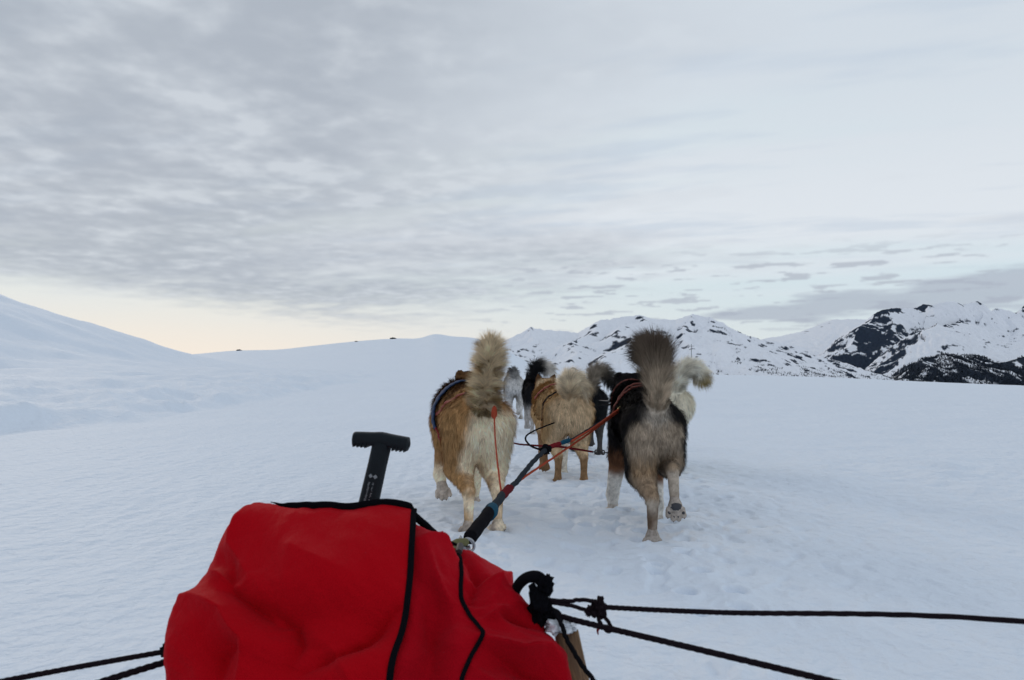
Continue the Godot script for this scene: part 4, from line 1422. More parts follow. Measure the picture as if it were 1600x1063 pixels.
# folds of the cloth: [height, width, from, to ...] in column and row numbers
var folds := [
	[-0.015, 0.20, Vector2(2.55, 2.9), Vector2(2.7, 2.45), Vector2(3.15, 2.2), Vector2(3.45, 2.0)],
	[-0.015, 0.15, Vector2(3.4, 2.15), Vector2(3.68, 1.98), Vector2(3.74, 1.65), Vector2(3.6, 1.2)],
	[0.016, 0.20, Vector2(2.0, 2.15), Vector2(2.8, 2.02), Vector2(3.1, 1.6), Vector2(3.0, 0.9)],
	[-0.013, 0.20, Vector2(3.05, 1.62), Vector2(2.75, 1.3), Vector2(2.7, 0.7)],
	[0.012, 0.22, Vector2(2.3, 3.9), Vector2(2.4, 3.2), Vector2(2.9, 2.75)],
	[0.007, 0.25, Vector2(3.2, 3.3), Vector2(4.2, 2.9)],
	[0.008, 0.2, Vector2(4.5, 0.8), Vector2(4.1, 1.7)],
	[0.010, 0.15, Vector2(5.1, 3.45), Vector2(5.6, 3.65), Vector2(5.9, 3.5)],
	[-0.016, 0.14, Vector2(6.15, 3.7), Vector2(6.35, 3.1), Vector2(6.1, 2.6)],
	[0.011, 0.16, Vector2(6.3, 2.35), Vector2(6.5, 2.75), Vector2(6.6, 3.0)],
	[0.012, 0.14, Vector2(6.15, 2.1), Vector2(6.6, 2.3)],
	[0.020, 0.15, Vector2(6.1, 1.75), Vector2(6.5, 1.35), Vector2(6.8, 1.38)],
	[-0.012, 0.14, Vector2(6.2, 1.45), Vector2(6.5, 1.0), Vector2(6.9, 0.8)],
	[0.012, 0.14, Vector2(6.0, 1.2), Vector2(6.4, 0.6)],
	[0.010, 0.10, Vector2(5.3, 3.4), Vector2(5.7, 2.5)],
	[-0.014, 0.16, Vector2(3.75, 1.1), Vector2(4.6, 1.7), Vector2(4.9, 2.3)],
	[0.010, 0.12, Vector2(2.15, 2.7), Vector2(2.7, 2.55)],
	[0.012, 0.10, Vector2(6.2, 3.0), Vector2(6.7, 2.7)],
	[-0.012, 0.12, Vector2(6.3, 2.2), Vector2(7.0, 1.9)],
	[-0.008, 0.12, Vector2(5.25, 2.4), Vector2(5.5, 1.2)],
]


func fold_height(c: float, r: float, salt: float) -> float:
	var at := Vector2(c, r)
	var h := 0.0
	for f in folds:
		var best := 9.0
		var share := 0.0
		for k in range(2, f.size() - 1):
			var a: Vector2 = f[k]
			var b: Vector2 = f[k + 1]
			var t := clampf((at - a).dot(b - a) / (b - a).length_squared(), 0.0, 1.0)
			var l := (at - a - (b - a) * t).length()
			if l < best:
				best = l
				share = (k - 2 + t) / (f.size() - 3)
		if best < 0.9:
			h += 2.2 * f[0] * exp(-best / f[1]) * (0.35 + 0.65 * sin(PI * clampf(share, 0.04, 0.96)))
	h += 0.010 * smooth_noise.get_noise_2d(c * 0.7 + salt, r * 0.8) + 0.006 * (ridge_noise.get_noise_2d(c * 0.32 + salt, r * 0.30) )
	h -= 0.030 * exp(-pow((c - 5.42) / 0.24, 2.0)) * smoothstep(3.4, 2.2, r) + 0.022 * exp(-pow((c - 4.1) / 0.55, 2.0) - pow((r - 1.5) / 0.8, 2.0))
	h -= 0.011 * (crumple_noise.get_noise_2d(c * 0.62 + 0.3 * r, r * 0.75) + 0.4) * (0.35 + 0.65 * smoothstep(4.9, 5.3, c) + 0.65 * smoothstep(3.6, 2.6, c) * smoothstep(3.2, 2.2, r))
	h -= 0.004 * (crumple_noise.get_noise_2d(c * 1.5 + 4.0, r * 1.5 - c * 0.5) + 0.4)
	h += 0.0035 * cloud_noise.get_noise_2d(c * 1.6 + salt + r * 0.7, r * 1.1) + 0.004 * maxf(0.0, c - 4.6) * ridge_noise.get_noise_2d(c * 0.55 + r * 0.5, r * 0.4 - c * 0.2)
	return h * (1.0 - 0.85 * smoothstep(6.25, 6.8, c) * smoothstep(2.6, 3.2, r))


# the stiff flap stands off the bag at its corner
func flap_lift(c: float, r: float) -> float:
	return 0.011 + 0.009 * smoothstep(4.4, 5.02, c) * smoothstep(3.1, 4.12, r)


func bag_at(c: float, r: float, above := 0.0) -> Vector3:
	var p := bag_smooth(c, r)
	var du := bag_smooth(minf(c + 0.05, 9.0), r) - bag_smooth(maxf(c - 0.05, 0.0), r)
	var dv := bag_smooth(c, minf(r + 0.05, 6.0)) - bag_smooth(c, maxf(r - 0.05, 0.0))
	return p + du.cross(dv).normalized() * (fold_height(c, r, 0.0) + above)


func sheet(c0: float, c1: float, r0: float, r1: float, cols: int, rows: int, above: float) -> ArrayMesh:
	var v := PackedVector3Array()
	for j in rows:
		for i in cols:
			v.append(bag_at(lerpf(c0, c1, float(i) / (cols - 1)), lerpf(r0, r1, float(j) / (rows - 1)), above if above < 0.01 else flap_lift(lerpf(c0, c1, float(i) / (cols - 1)), lerpf(r0, r1, float(j) / (rows - 1)))))
	return mesh_of(v, grid_normals(v, cols, rows, false, false), grid_faces(cols, rows, false, false))


func on_bag(spots: Array, above: float, steps := 10) -> PackedVector3Array:
	var out := PackedVector3Array()
	for i in spots.size() - 1:
		for s in steps:
			var q: Vector2 = spots[i].lerp(spots[i + 1], float(s) / steps)
			out.append(bag_at(q.x, q.y, above if above < 0.0105 else flap_lift(q.x, q.y) + 0.0028))
	var e: Vector2 = spots[spots.size() - 1]
	out.append(bag_at(e.x, e.y, above if above < 0.0105 else flap_lift(e.x, e.y) + 0.0028))
	# soften the corners
	for pass_ in 4:
		for i in range(1, out.size() - 1):
			out[i] = (out[i - 1] + out[i] * 2.0 + out[i + 1]) / 4.0
	return out


func swelling(count: int, r: float, from := 0.0, to := 0.0) -> PackedFloat32Array:
	var out := PackedFloat32Array()
	for i in count:
		var s := float(i) / (count - 1)
		out.append(r * (smoothstep(0.0, maxf(from, 1e-4), s) * 0.9 + 0.1) * (smoothstep(0.0, maxf(to, 1e-4), 1.0 - s) * 0.9 + 0.1))
	return out


func build_sledge() -> void:
	bag_shape()
	var weave := noise_picture(0.21, 2, 512, 9, FastNoiseLite.TYPE_VALUE)
	var red := paint(Color(0.36, 0.0015, 0.008), 0.8, 0.0, 0.15)
	relief(red, weave, 0.10, 6.0)
	red.rim_enabled = true
	red.rim = 0.3
	red.rim_tint = 0.6
	var flap_red := paint(Color(0.40, 0.001, 0.006), 0.8, 0.0, 0.15)
	relief(flap_red, weave, 0.10, 6.0)
	flap_red.rim_enabled = true
	flap_red.rim = 0.25
	flap_red.rim_tint = 0.6
	var black := paint(Color(0.006, 0.006, 0.008), 0.95, 0.0, 0.08)
	relief(black, noise_picture(0.3, 2, 256, 4), 0.15, 14.0)
	# the bag
	var bag := thing("sledge_bag", "crumpled red canvas sledge bag with black edging in the foreground", "bag")
	put("shell", sheet(0, 9, 0, 6, 190, 190, 0.0), red, bag)
	put("base_panel", block_at(Vector3(-0.19, 0.105, -1.2), Vector3(0.5, 0.02, 0.62)), black, bag)
	var flap := put("flap", sheet(0.7, 5.02, 0.0, 4.12, 150, 150, 0.011), flap_red, bag)
	flap.set_meta("label", "smooth red top flap edged with black binding")
	var side_line := on_bag([Vector2(5.02, 4.12), Vector2(5.04, 3.0), Vector2(5.02, 2.0), Vector2(4.99, 1.0), Vector2(4.95, 0.02)], 0.013, 16)
	put("binding", tube(side_line, 0.0050, 10, 0, 0.05, 0.25, Vector3.RIGHT), black, flap)
	var top_line := on_bag([Vector2(2.5, 4.16), Vector2(2.9, 4.14), Vector2(3.5, 4.12), Vector2(4.2, 4.12), Vector2(5.02, 4.12)], 0.011, 14)
	put("binding", tube(top_line, swelling(top_line.size(), 0.0080, 0.35, 0.0), 10, 0, 0.05, 0.3, Vector3.UP), black, flap)
	var back_line := on_bag([Vector2(5.0, 4.3), Vector2(5.4, 4.22), Vector2(5.8, 4.2), Vector2(6.25, 4.2)], 0.010, 12)
	put("rear_edging", tube(back_line, swelling(back_line.size(), 0.0065, 0.0, 0.5), 10), black, bag)
	var zip_line := on_bag([Vector2(6.08, 3.93), Vector2(6.0, 3.2), Vector2(5.92, 2.65), Vector2(5.98, 2.2), Vector2(6.10, 1.75), Vector2(5.96, 1.4), Vector2(5.84, 1.0), Vector2(5.72, 0.3)], 0.003, 12)
	put("zip", tube(zip_line, swelling(zip_line.size(), 0.0034, 0.06, 0.0), 10, 0, 0.05, 0.3, Vector3.RIGHT), black, bag)
	var pull := paint(Color(0.05, 0.04, 0.04), 0.6)
	put("zip_garage", tube(on_bag([Vector2(6.08, 4.0), Vector2(6.06, 3.75)], 0.006, 6), 0.0062, 8), pull, bag)
	# the sledge under it
	var wood := wood_material()
	var sledge := thing("dog_sledge", "wooden sledge post capped with snow beside the red bag", "sledge", Vector3(-0.2, 0, -1.0))
	var into := func(p: Vector3) -> Vector3: return p - Vector3(-0.2, 0, -1.0)
	for s in [-1.0, 1.0]:
		var x: float = -0.2 + 0.325 * s
		var runner := through([into.call(Vector3(x, 0.035, 0.9)), into.call(Vector3(x, 0.03, -0.4)), into.call(Vector3(x, 0.035, -1.35)), into.call(Vector3(x, 0.10, -1.56)), into.call(Vector3(lerpf(x, -0.2, 0.3), 0.20, -1.62))], 8)
		put("runner", tube(runner, 0.019, 8), wood, sledge)
	for k in 6:
		put("bed_slat", block_at(into.call(Vector3(-0.2 + 0.1 * (k - 2.5), 0.085, -1.0)), Vector3(0.06, 0.018, 1.3)), wood, sledge)
	for z in [-0.5, -1.0, -1.4]:
		put("crossbar", block_at(into.call(Vector3(-0.2, 0.06, z)), Vector3(0.66, 0.025, 0.035)), wood, sledge)
	var top: Vector3 = into.call(Vector3(0.0844, 0.3474, -1.2250))
	var foot: Vector3 = into.call(Vector3(0.150, 0.045, -1.12))
	var post := put("post", block(Vector3(0.036, top.distance_to(foot), 0.05), 0.004), wood, sledge)
	var up := (top - foot).normalized()
	post.transform = Transform3D(Basis(Vector3.RIGHT.slide(up).normalized(), up, Vector3.RIGHT.slide(up).normalized().cross(up)), (top + foot) * 0.5)
	var twin := put("post", post.mesh, wood, sledge)
	twin.transform = Transform3D(Basis(Vector3(1, 0.1, 0).normalized(), Vector3(-0.1, 1, 0).normalized(), Vector3.BACK), into.call(Vector3(-0.46, 0.15, -1.22)))
	var snow := paint(Color(0.80, 0.84, 0.9), 0.8)
	relief(snow, noise_picture(0.05, 4, 256, 12), 0.4, 9.0)
	put("snow_cap", ball(into.call(Vector3(0.0709, 0.3654, -1.2000)), Vector3(0.020, 0.011, 0.024), Basis.IDENTITY, 0.7, 20, 14), snow, sledge)
	put("snow_cap", ball(into.call(Vector3(0.0880, 0.3589, -1.2050)), Vector3(0.010, 0.007, 0.016), Basis.IDENTITY, 0.7, 16, 12), snow, sledge)
	# strap loop on the post
	var loop := thing("strap_loop", "thick black strap loop standing up behind the bag's right edge", "strap", Vector3(0.0457, 0.3778, -1.2100))
	var here: Vector3 = loop.position
	var bow := through([Vector3(0.0000, 0.3916, -1.2300) - here, Vector3(0.0081, 0.4135, -1.2300) - here, Vector3(0.0221, 0.4301, -1.2200) - here, Vector3(0.0378, 0.4347, -1.2100) - here, Vector3(0.0478, 0.4268, -1.2100) - here, Vector3(0.0468, 0.4092, -1.2100) - here, Vector3(0.0427, 0.3896, -1.2100) - here, Vector3(0.0497, 0.3661, -1.2100) - here], 6)
	put("loop", tube(bow, 0.0105, 10, 0, 0.05, 0.8), black, loop)
	put("wrap", ball(Vector3(0.0426, 0.3940, -1.2050) - here, Vector3(0.017, 0.03, 0.02), Basis.IDENTITY, 0.5, 22, 16), black, loop)
	put("wrap", ball(Vector3(0.0503, 0.4256, -1.2000) - here, Vector3(0.012, 0.015, 0.013), Basis.IDENTITY, 0.6, 18, 12), black, loop)
	put("wrap", ball(Vector3(0.0554, 0.3774, -1.2050) - here, Vector3(0.020, 0.010, 0.016), Basis.IDENTITY, 0.6, 18, 12), black, loop)
	build_shovel()


func block_at(at: Vector3, size: Vector3) -> ArrayMesh:
	var st := SurfaceTool.new()
	st.append_from(block(size, 0.004), 0, Transform3D(Basis.IDENTITY, at))
	return st.commit()


func wood_material() -> StandardMaterial3D:
	var im := Image.create_empty(256, 256, false, Image.FORMAT_RGB8)
	for y in 256:
		for x in 256:
			var g := cloud_noise.get_noise_2d(x * 0.07, y * 0.006) * 0.9 + 0.3 * sin(x * 0.35 + 3.0 * smooth_noise.get_noise_2d(x * 0.02, y * 0.008))
			var c := Color(0.22, 0.125, 0.055).lerp(Color(0.10, 0.052, 0.024), clampf(0.5 + g, 0.0, 1.0))
			im.set_pixel(x, y, c.linear_to_srgb())
	var m := StandardMaterial3D.new()
	m.albedo_texture = ImageTexture.create_from_image(im)
	m.uv1_triplanar = true
	m.uv1_scale = Vector3.ONE * 11.0
	m.roughness = 0.6
	return m


func build_shovel() -> void:
	var dark := paint(Color(0.010, 0.014, 0.018), 0.6, 0.0, 0.25)
	relief(dark, noise_picture(0.12, 3, 256, 21), 0.05, 10.0)
	var s := thing("snow_shovel", "dark grey shovel with a T handle sticking up behind the red bag", "shovel", Vector3(-0.2738, 0.4705, -1.4550))
	var here: Vector3 = s.position
	var a: Vector3 = Vector3(-0.2880, 0.4217, -1.4500) - here
	var b: Vector3 = Vector3(-0.2474, 0.6173, -1.4700) - here
	put("shaft", tube(PackedVector3Array([a, a.lerp(b, 0.4), a.lerp(b, 0.8), b]), PackedFloat32Array([0.0200, 0.0192, 0.0182, 0.0185]), 20), dark, s)
	var blade := put("blade", sheet_plate(Vector3(0.20, 0.26, 0.006)), paint(Color(0.25, 0.26, 0.28), 0.4, 0.9), s)
	blade.position = a + Vector3(-0.05, -0.19, 0.0)
	# grip: a rounded bar, deepest where the shaft meets it
	var l: Vector3 = Vector3(-0.3046, 0.6272, -1.4750) - here
	var r: Vector3 = Vector3(-0.1943, 0.6165, -1.4650) - here
	var along := (r - l).normalized()
	var up := Vector3(-0.09, 1, 0).slide(along).normalized()
	var out := along.cross(up).normalized()
	var v := PackedVector3Array()
	var cols := 18
	var rows := 33
	for j in rows:
		var q := float(j) / (rows - 1)
		var p := l.lerp(r, q) + up * 0.0035 * (1.0 - pow(absf(q * 2.0 - 1.0), 1.5))
		var high := 0.0128 + 0.0015 * exp(-pow((q - 0.5) / 0.12, 2.0))
		var end := sqrt(clampf(1.0 - pow(maxf(absf(q * 2.0 - 1.0) - 0.94, 0.0) / 0.065, 2.0), 0.02, 1.0))
		for i in cols:
			var t := TAU * i / cols
			v.append(p + (out * signf(cos(t)) * pow(absf(cos(t)), 0.6) * 0.0165 + up * signf(sin(t)) * pow(absf(sin(t)), 0.6) * high) * end)
	put("grip", mesh_of(v, grid_normals(v, cols, rows, true, true), grid_faces(cols, rows, true, true)), dark, s)
	for k in 14:
		var q := 0.06 + 0.88 * k / 13.0
		if absf(q - 0.5) < 0.17:
			continue
		var rib := put("grip_rib", block(Vector3(0.0030, 0.0085, 0.0335), 0.001), dark, s)
		rib.transform = Transform3D(Basis(along, up, out), l.lerp(r, q) - up * 0.0098)
	# worn pale print on the shaft
	var print_ := paint(Color(0.22, 0.25, 0.27), 0.7)
	var axis := (b - a).normalized()
	var face := (Vector3(0, 0.2, 1) - axis * axis.dot(Vector3(0, 0.2, 1))).normalized()
	var side := axis.cross(face)
	var st := SurfaceTool.new()
	st.begin(Mesh.PRIMITIVE_TRIANGLES)
	for mark in [[0.40, -0.0045, 0.0030, 0.0030, 0.8], [0.40, 0.0045, 0.0030, 0.0030, 0.8]]:
		rib_mark(st, a.lerp(b, 1.0) - axis * 0.0, axis, face, side, 0.062, mark[1], mark[2], mark[3], mark[4])
	rng.seed = 99
	for k in 26:
		rib_mark(st, b, axis, face, side, 0.074 + 0.0024 * k, -0.0045 + rng.randf_range(-0.0008, 0.0008), 0.0008 + rng.randf() * 0.0016, 0.0006, 0.0)
		if k % 5 != 2:
			rib_mark(st, b, axis, face, side, 0.074 + 0.0024 * k, 0.0035 + rng.randf_range(-0.0008, 0.0008), 0.0006 + rng.randf() * 0.0014, 0.0006, 0.0)
	put("print", st.commit(), print_, s)


func rib_mark(st: SurfaceTool, from: Vector3, axis: Vector3, face: Vector3, side: Vector3, down: float, across: float, half_w: float, half_h: float, turn: float) -> void:
	var c := from - axis * down
	var corners := []
	for k in [Vector2(-1, -1), Vector2(1, -1), Vector2(1, 1), Vector2(-1, 1)]:
		var q: Vector2 = Vector2(k.x * half_w, k.y * half_h).rotated(turn)
		var sx := across + q.x
		var depth := sqrt(maxf(0.0188 * 0.0188 - sx * sx, 0.0)) + 0.0004
		corners.append(c + side * sx + axis * q.y + face * depth)
	for i in [0, 2, 1, 0, 3, 2]:
		st.set_normal(face)
		st.add_vertex(corners[i])


func sheet_plate(size: Vector3) -> ArrayMesh:
	var v := PackedVector3Array()
	var cols := 16
	var rows := 12
	for side in 2:
		for j in rows:
			for i in cols:
				var u := float(i) / (cols - 1) * 2.0 - 1.0
				var w := float(j) / (rows - 1) * 2.0 - 1.0
				v.append(Vector3(u * size.x * 0.5 * (1.0 - 0.12 * w), w * size.y * 0.5, 0.03 * u * u + (size.z if side == 1 else 0.0)))
	var half := cols * rows
	var n := grid_normals(v.slice(0, half), cols, rows, false, true)
	n.append_array(grid_normals(v.slice(half), cols, rows, false, false))
	var idx := grid_faces(cols, rows, false, true)
	for k in grid_faces(cols, rows, false, false):
		idx.append(k + half)
	return mesh_of(v, n, idx)


# ---------------------------------------------------------------- lines

func sagging(points: Array, steps := 10, wobble := 0.0) -> PackedVector3Array:
	var out := through(points, steps)
	if wobble > 0.0:
		for i in range(1, out.size() - 1):
			out[i] += Vector3(smooth_noise.get_noise_2d(i * 0.21, points[0].x * 9.0), smooth_noise.get_noise_2d(i * 0.21, points[0].x * 9.0 + 5.0), 0) * wobble
	return out


func line_thing(called: String, label: String, category: String, points: Array, r: float, material: Material, group := "", steps := 24, strands := 3, wobble := 0.0006) -> Node3D:
	var t := thing(called, label, category, points[0], 0.0, group)
	var own := []
	for p in points:
		own.append(p - points[0])
	put("cord", tube(sagging(own, steps, wobble), r, 9, strands, r * 7.0), material, t)
	return t


func chain(parent: Node3D, from: Vector3, to: Vector3, count: int, material: Material, size := 0.011) -> void:
	var u := (to - from).normalized()
	var side := u.cross(Vector3.UP).normalized()
	for k in count:
		var across := side if k % 2 == 0 else u.cross(side)
		var frame := Basis(across, u, across.cross(u))
		put("chain_link", torus(from.lerp(to, (k + 0.5) / count), size * 0.55, size * 0.17, frame, 1.7), material, parent)


func build_lines() -> void:
	var steel := paint(Color(0.32, 0.33, 0.35), 0.35, 0.9)
	var dim := paint(Color(0.05, 0.05, 0.055), 0.5, 0.6)
	var brass := paint(Color(0.45, 0.36, 0.16), 0.4, 0.8)
	var black := paint(Color(0.007, 0.007, 0.009), 0.95, 0.0, 0.1)
	var grey := paint(Color(0.026, 0.031, 0.038), 0.95, 0.0, 0.12)
	var maroon := paint(Color(0.11, 0.014, 0.018), 0.95, 0.0, 0.1)
	var orange := paint(Color(0.33, 0.06, 0.032), 0.95, 0.0, 0.1)
	var red := paint(Color(0.15, 0.014, 0.018), 0.95, 0.0, 0.1)
	var plum := paint(Color(0.013, 0.009, 0.012), 0.95, 0.0, 0.1)
	var teal := paint(Color(0.006, 0.055, 0.095), 0.8, 0.0, 0.2)
	var olive := paint(Color(0.10, 0.095, 0.03), 0.85)
	var team := "cords of the dog team"
	# main line from the sledge nose to the first knot
	var start: Vector3 = Vector3(-0.1077, 0.3371, -1.9500)
	var g := thing("gangline", "thick black main towline running forward from the bag's front", "rope", start)
	var k1: Vector3 = Vector3(-0.0303, 0.3432, -2.6200) - start
	var k2: Vector3 = Vector3(0.1472, 0.4227, -3.3500) - start
	put("sleeve", tube(sagging([Vector3.ZERO, Vector3(-0.0848, 0.3389, -2.1400) - start, Vector3(-0.0616, 0.3443, -2.3300) - start], 12, 0.002), swelling(25, 0.0185, 0.05, 0.08), 14), black, g)
	put("sleeve", tube(sagging([Vector3(-0.0649, 0.3421, -2.3100) - start, Vector3(-0.0451, 0.3426, -2.4800) - start, k1], 10, 0.002), 0.0135, 12), grey, g)
	put("tape", tube(sagging([Vector3(-0.0725, 0.3398, -2.2500) - start, Vector3(-0.0646, 0.3420, -2.3000) - start, Vector3(-0.0568, 0.3432, -2.3700) - start], 5, 0.002), swelling(11, 0.0215, 0.2, 0.25), 14), teal, g)
	put("rope", tube(sagging([k1, Vector3(0.0189, 0.3566, -2.8500) - start, Vector3(0.0822, 0.3960, -3.1000) - start, k2], 16, 0.002), 0.0098, 10, 3, 0.07), grey, g)
	put("knot", ball(k2, Vector3(0.022, 0.018, 0.02), Basis.IDENTITY, 0.6, 20, 14), black, g)
	put("binding", tube(sagging([Vector3(-0.0363, 0.3409, -2.5800) - start, Vector3(-0.0089, 0.3529, -2.7000) - start], 8), 0.0150, 10, 2, 0.05), maroon, g)
	# shackle and webbing at the nose
	var c := thing("carabiner", "silver shackle joining the towline to the sledge nose", "shackle", Vector3(-0.1143, 0.3338, -1.9000))
	var turn := Basis(Vector3(0.7, 0.6, -0.35).normalized(), Vector3(-0.5, 0.8, 0.3).normalized(), Vector3.BACK).orthonormalized()
	put("bow", torus(Vector3(0.008, -0.002, 0), 0.013, 0.0042, turn, 1.3), steel, c)
	put("bow", torus(Vector3(-0.012, 0.006, 0.008), 0.011, 0.0042, Basis(Vector3.UP, 1.1) * turn, 1.4), steel, c)
	put("pin", tube(PackedVector3Array([Vector3(-0.012, -0.014, 0), Vector3(0.012, -0.006, 0)]), 0.005, 10), steel, c)
	var web: Vector3 = Vector3(-0.1131, 0.3428, -1.8800)
	line_thing("webbing", "olive webbing strap under the silver shackle", "strap", [web, Vector3(-0.1306, 0.3571, -1.8000), Vector3(-0.1417, 0.3578, -1.7200), Vector3(-0.1466, 0.3305, -1.6200)], 0.010, olive, "", 10, 0, 0.0)
	# tugs
	line_thing("tug_line", "orange cord from the tan dog's tail down to the towline", "cord", [Vector3(-0.0847, 0.5748, -3.6400), Vector3(-0.0737, 0.4525, -3.4200), Vector3(-0.0522, 0.3704, -3.0000), Vector3(-0.0349, 0.3379, -2.6400)], 0.0036, orange, team)
	put("knot", ball(Vector3(0, -0.006, 0.0), Vector3(0.014, 0.03, 0.012), Basis.IDENTITY, 0.4), orange, get_node("tug_line"))
	var right := line_thing("tug_line", "long orange cord from the towline to the black dog's harness ring", "cord", [Vector3(-0.0327, 0.3379, -2.6400), Vector3(0.0360, 0.3568, -2.9000), Vector3(0.1972, 0.3926, -3.4000), Vector3(0.3733, 0.4609, -3.7500), Vector3(0.5543, 0.5532, -4.0200)], 0.0046, orange, team)
	put("ring", torus(Vector3(0.5692, 0.5627, -4.0300) - right.position, 0.016, 0.0045, Basis(Vector3.UP, 0.4)), brass, right)
	line_thing("tug_line", "second orange cord beside the black dog's tug line", "cord", [Vector3(0.2738, 0.4412, -3.5500), Vector3(0.4100, 0.4916, -3.8000), Vector3(0.5578, 0.5665, -4.0200)], 0.0055, orange, team)
	var mid := line_thing("tug_line", "dark cord with a blue splice from the knot towards the black dog", "cord", [Vector3(0.1472, 0.4254, -3.3500), Vector3(0.2060, 0.4357, -3.4500), Vector3(0.2837, 0.4487, -3.6000), Vector3(0.3942, 0.4885, -3.8000), Vector3(0.5123, 0.5354, -3.9800)], 0.0052, grey, team)
	put("splice", tube(sagging([Vector3(0.2123, 0.4376, -3.4600) - mid.position, Vector3(0.2459, 0.4429, -3.5300) - mid.position, Vector3(0.2803, 0.4477, -3.5950) - mid.position], 6), swelling(13, 0.0105, 0.3, 0.3), 10), teal, mid)
	put("clip", torus(Vector3(0.2591, 0.4471, -3.5500) - mid.position, 0.010, 0.003, Basis(Vector3.UP, 0.8), 1.5), steel, mid)
	put("wrapping", tube(sagging([Vector3(0.1472, 0.4254, -3.3500) - mid.position, Vector3(0.1804, 0.4346, -3.4000) - mid.position, Vector3(0.2123, 0.4376, -3.4600) - mid.position], 8), 0.0105, 10, 3, 0.04), red, mid)
	line_thing("neck_line", "red cord from the knot to behind the tan dog", "cord", [Vector3(0.1532, 0.4355, -3.3600), Vector3(0.1074, 0.4083, -3.7000), Vector3(0.0279, 0.3708, -4.2000), Vector3(-0.0560, 0.3660, -4.5000)], 0.0046, red, team)
	var n := line_thing("neck_line", "dark red cord with a short chain leading to the black dog's leg", "cord", [Vector3(0.1560, 0.4383, -3.3600), Vector3(0.2388, 0.4101, -3.6000), Vector3(0.3351, 0.3738, -3.8500), Vector3(0.4229, 0.3426, -4.0500)], 0.0052, red, team)
	chain(n, Vector3(0.4152, 0.3443, -4.0400) - n.position, Vector3(0.5221, 0.3223, -4.2000) - n.position, 5, dim, 0.02)
	line_thing("tug_line", "thin black looped cord hanging from the golden dog's harness", "cord", [Vector3(0.3070, 0.4166, -5.3600), Vector3(0.2075, 0.4100, -5.0000), Vector3(0.1120, 0.4106, -4.5000), Vector3(0.0697, 0.4186, -4.0000), Vector3(0.0890, 0.4068, -3.7000), Vector3(0.1296, 0.4178, -3.4000), Vector3(0.1472, 0.4254, -3.3500)], 0.0048, black, team)
	var h := line_thing("neck_line", "thin dark cord with chain right of the dark dog", "cord", [Vector3(0.7913, 0.5117, -7.0000), Vector3(0.7730, 0.5348, -6.2000), Vector3(0.7730, 0.5407, -6.0000)], 0.005, dim, team)
	chain(h, Vector3(0.7758, 0.5373, -6.1000) - h.position, Vector3(0.7496, 0.5572, -5.4000) - h.position, 5, dim, 0.024)
	line_thing("neck_line", "plain black cord just below the chained cord beside the dark dog", "cord", [Vector3(0.7911, 0.4682, -7.0000), Vector3(0.7400, 0.5454, -5.3000)], 0.0062, black, team)
	line_thing("neck_line", "thin cord from the black dog's neck towards the team ahead", "cord", [Vector3(0.9171, 0.6900, -7.6000), Vector3(0.8090, 0.7176, -6.0000), Vector3(0.6845, 0.7366, -4.6200)], 0.0045, black, team)
	# ropes at the sledge
	var r1 := line_thing("side_rope", "dark rope stretching level to the right edge from the strap loop", "rope", [Vector3(0.1307, 0.4005, -1.1700), Vector3(0.2996, 0.4016, -1.1400), Vector3(0.6960, 0.4137, -1.0600), Vector3(1.28, 0.37, -0.95), Vector3(1.9, 0.20, -0.75), Vector3(2.6, -0.02, -0.5)], 0.0038, plum, "", 60, 3, 0.0)
	put("knot", ball(Vector3(0.1305, 0.3992, -1.1680) - r1.position, Vector3(0.010, 0.014, 0.012), Basis.IDENTITY, 0.7, 22, 16), plum, r1)
	put("knot", ball(Vector3(0.1191, 0.3948, -1.1700) - r1.position, Vector3(0.009, 0.008, 0.009), Basis.IDENTITY, 0.7, 18, 12), plum, r1)
	put("upper_strand", tube(sagging([Vector3(0.0523, 0.4032, -1.2000) - r1.position, Vector3(0.0782, 0.4032, -1.1900) - r1.position, Vector3(0.0974, 0.4061, -1.1850) - r1.position, Vector3(0.1207, 0.4085, -1.1750) - r1.position, Vector3(0.1326, 0.4034, -1.1700) - r1.position], 12, 0.0012), 0.0032, 8, 3, 0.03), plum, r1)
	put("lower_strand", tube(sagging([Vector3(0.0542, 0.3993, -1.2000) - r1.position, Vector3(0.0876, 0.3980, -1.1850) - r1.position, Vector3(0.1249, 0.3929, -1.1700) - r1.position], 12, 0.001), 0.0032, 8, 3, 0.03), plum, r1)
	put("hanging_loop", tube(sagging([Vector3(0.1285, 0.3945, -1.1680) - r1.position, Vector3(0.1310, 0.3803, -1.1650) - r1.position, Vector3(0.1408, 0.3688, -1.1600) - r1.position, Vector3(0.1484, 0.3697, -1.1600) - r1.position, Vector3(0.1440, 0.3804, -1.1620) - r1.position, Vector3(0.1350, 0.3913, -1.1660) - r1.position], 10), 0.0030, 8, 3, 0.03), plum, r1)
	put("frayed_end", tube(sagging([Vector3(0.1314, 0.3763, -1.1600) - r1.position, Vector3(0.1275, 0.3697, -1.1600) - r1.position, Vector3(0.1284, 0.3622, -1.1600) - r1.position], 6), PackedFloat32Array([0.002, 0.0028, 0.0032, 0.003, 0.0028, 0.0024, 0.002, 0.0018, 0.0015, 0.0013, 0.001, 0.0008, 0.0005]), 7), red, r1)
	line_thing("side_rope", "thicker dark rope slanting down to the right from the wooden post", "rope", [Vector3(0.0512, 0.3838, -1.2000), Vector3(0.0830, 0.3782, -1.1900), Vector3(0.1237, 0.3768, -1.1600), Vector3(0.4008, 0.3594, -1.0000), Vector3(0.69, 0.334, -0.84), Vector3(1.0, 0.29, -0.66), Vector3(1.35, 0.14, -0.47), Vector3(1.65, -0.03, -0.3)], 0.0044, plum, "", 60, 3, 0.0)
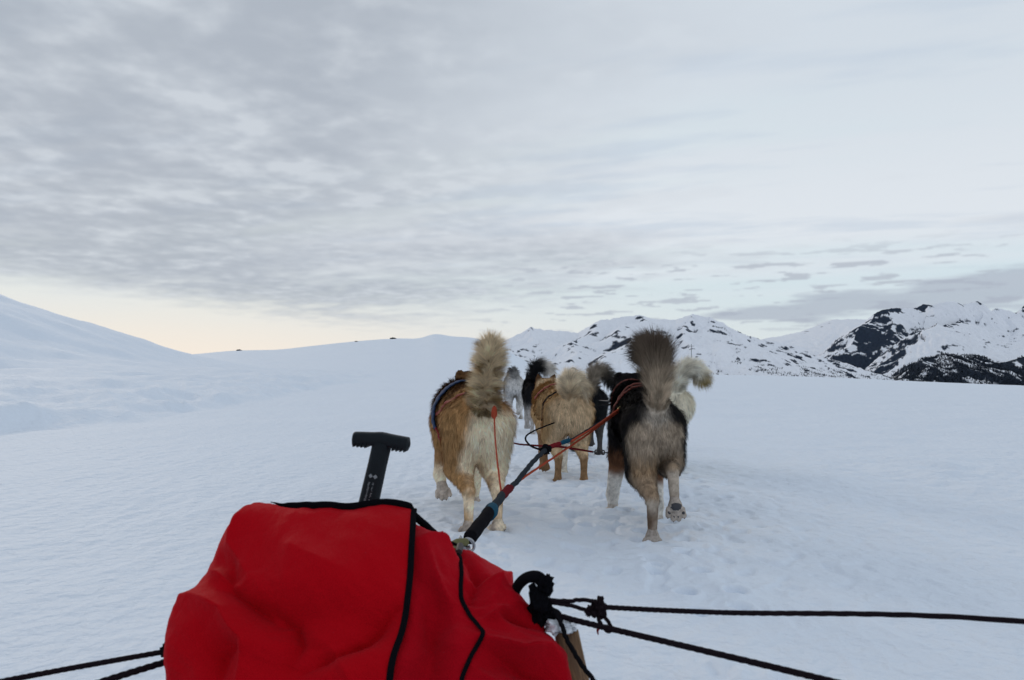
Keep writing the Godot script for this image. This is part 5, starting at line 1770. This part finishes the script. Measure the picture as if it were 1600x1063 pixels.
	line_thing("side_rope", "thin dark cord hanging down over the wooden post", "rope", [Vector3(0.0662, 0.3874, -1.1850), Vector3(0.0739, 0.3759, -1.1700), Vector3(0.0821, 0.3540, -1.1650), Vector3(0.0979, 0.3294, -1.1500), Vector3(0.1165, 0.3086, -1.1300), Vector3(0.1411, 0.2788, -1.0800), Vector3(0.22, 0.02, -0.95), Vector3(0.28, -0.02, -0.8)], 0.0036, black, "", 12, 3, 0.001)
	var l1 := line_thing("side_rope", "upper dark rope leading to the left from the bag's left side", "rope", [Vector3(-0.5385, 0.3120, -1.2400), Vector3(-0.7367, 0.3038, -1.1400), Vector3(-0.95, 0.284, -1.04), Vector3(-1.2, 0.24, -0.92), Vector3(-1.5, 0.10, -0.78), Vector3(-1.75, -0.03, -0.66)], 0.0042, plum, "", 50, 3, 0.0)
	put("knot", ball(Vector3(-0.5400, 0.3178, -1.2250) - l1.position, Vector3(0.009, 0.011, 0.012), Basis.IDENTITY, 0.6, 18, 12), black, l1)
	line_thing("side_rope", "lower dark rope leaving the bag's left side towards the bottom edge", "rope", [Vector3(-0.5332, 0.2985, -1.2400), Vector3(-0.6077, 0.2920, -1.1700), Vector3(-0.70, 0.276, -1.10), Vector3(-0.85, 0.24, -0.98), Vector3(-1.05, 0.1, -0.82), Vector3(-1.2, -0.03, -0.7)], 0.0052, plum, "", 50, 3, 0.0)
	# lift mast far across the plateau
	var mast_at: Vector3 = Vector3(56.1484, 1.1492, -240.0000)
	mast_at.y -= 6.0
	var mast := thing("lift_mast", "thin pale mast standing in the snow beyond the cream dog", "mast", mast_at)
	put("pole", tube(PackedVector3Array([Vector3.ZERO, Vector3(0, 8, 0), Vector3(0, 15, 0)]), PackedFloat32Array([0.17, 0.15, 0.11]), 8), paint(Color(0.3, 0.31, 0.33), 0.6, 0.3), mast)
	put("crossarm", tube(PackedVector3Array([Vector3(-0.9, 14.4, 0), Vector3(0.9, 14.4, 0)]), 0.09, 6), paint(Color(0.3, 0.31, 0.33), 0.6, 0.3), mast)
	# rocks that break the snow on the far rim
	var stone := paint(Color(0.06, 0.062, 0.07), 0.9)
	relief(stone, noise_picture(0.03, 4, 256, 31), 30.0, 0.2)
	for k in [["dark rock on the rim right of the brightest sky, larger", 615, 0.047, 1.0, 0.75], ["small low rock on the rim near the pointed bump", 557, 0.0435, 0.5, 0.3], ["pale jagged rock at the low saddle of the rim", 374, 0.033, 0.8, 0.55]]:
		var t: float = (k[1] - 800.0) / 1200.0
		var f := 410.0
		var at := Vector3(t * f, ground_at(t * f, -f), -f)
		var rock := thing("rock", k[0], "rock", at, 0.0, "rocks on the far rim")
		for q in 3:
			put("boulder", ball(Vector3((q - 1) * k[3] * 0.9, 0.2 * k[4] * (1 - absi(q - 1)), 0), Vector3(k[3] * (0.9 - 0.2 * q), k[4] * (1.0 - 0.25 * q), 1.6), Basis.IDENTITY, 0.8, 18, 12), stone, rock)
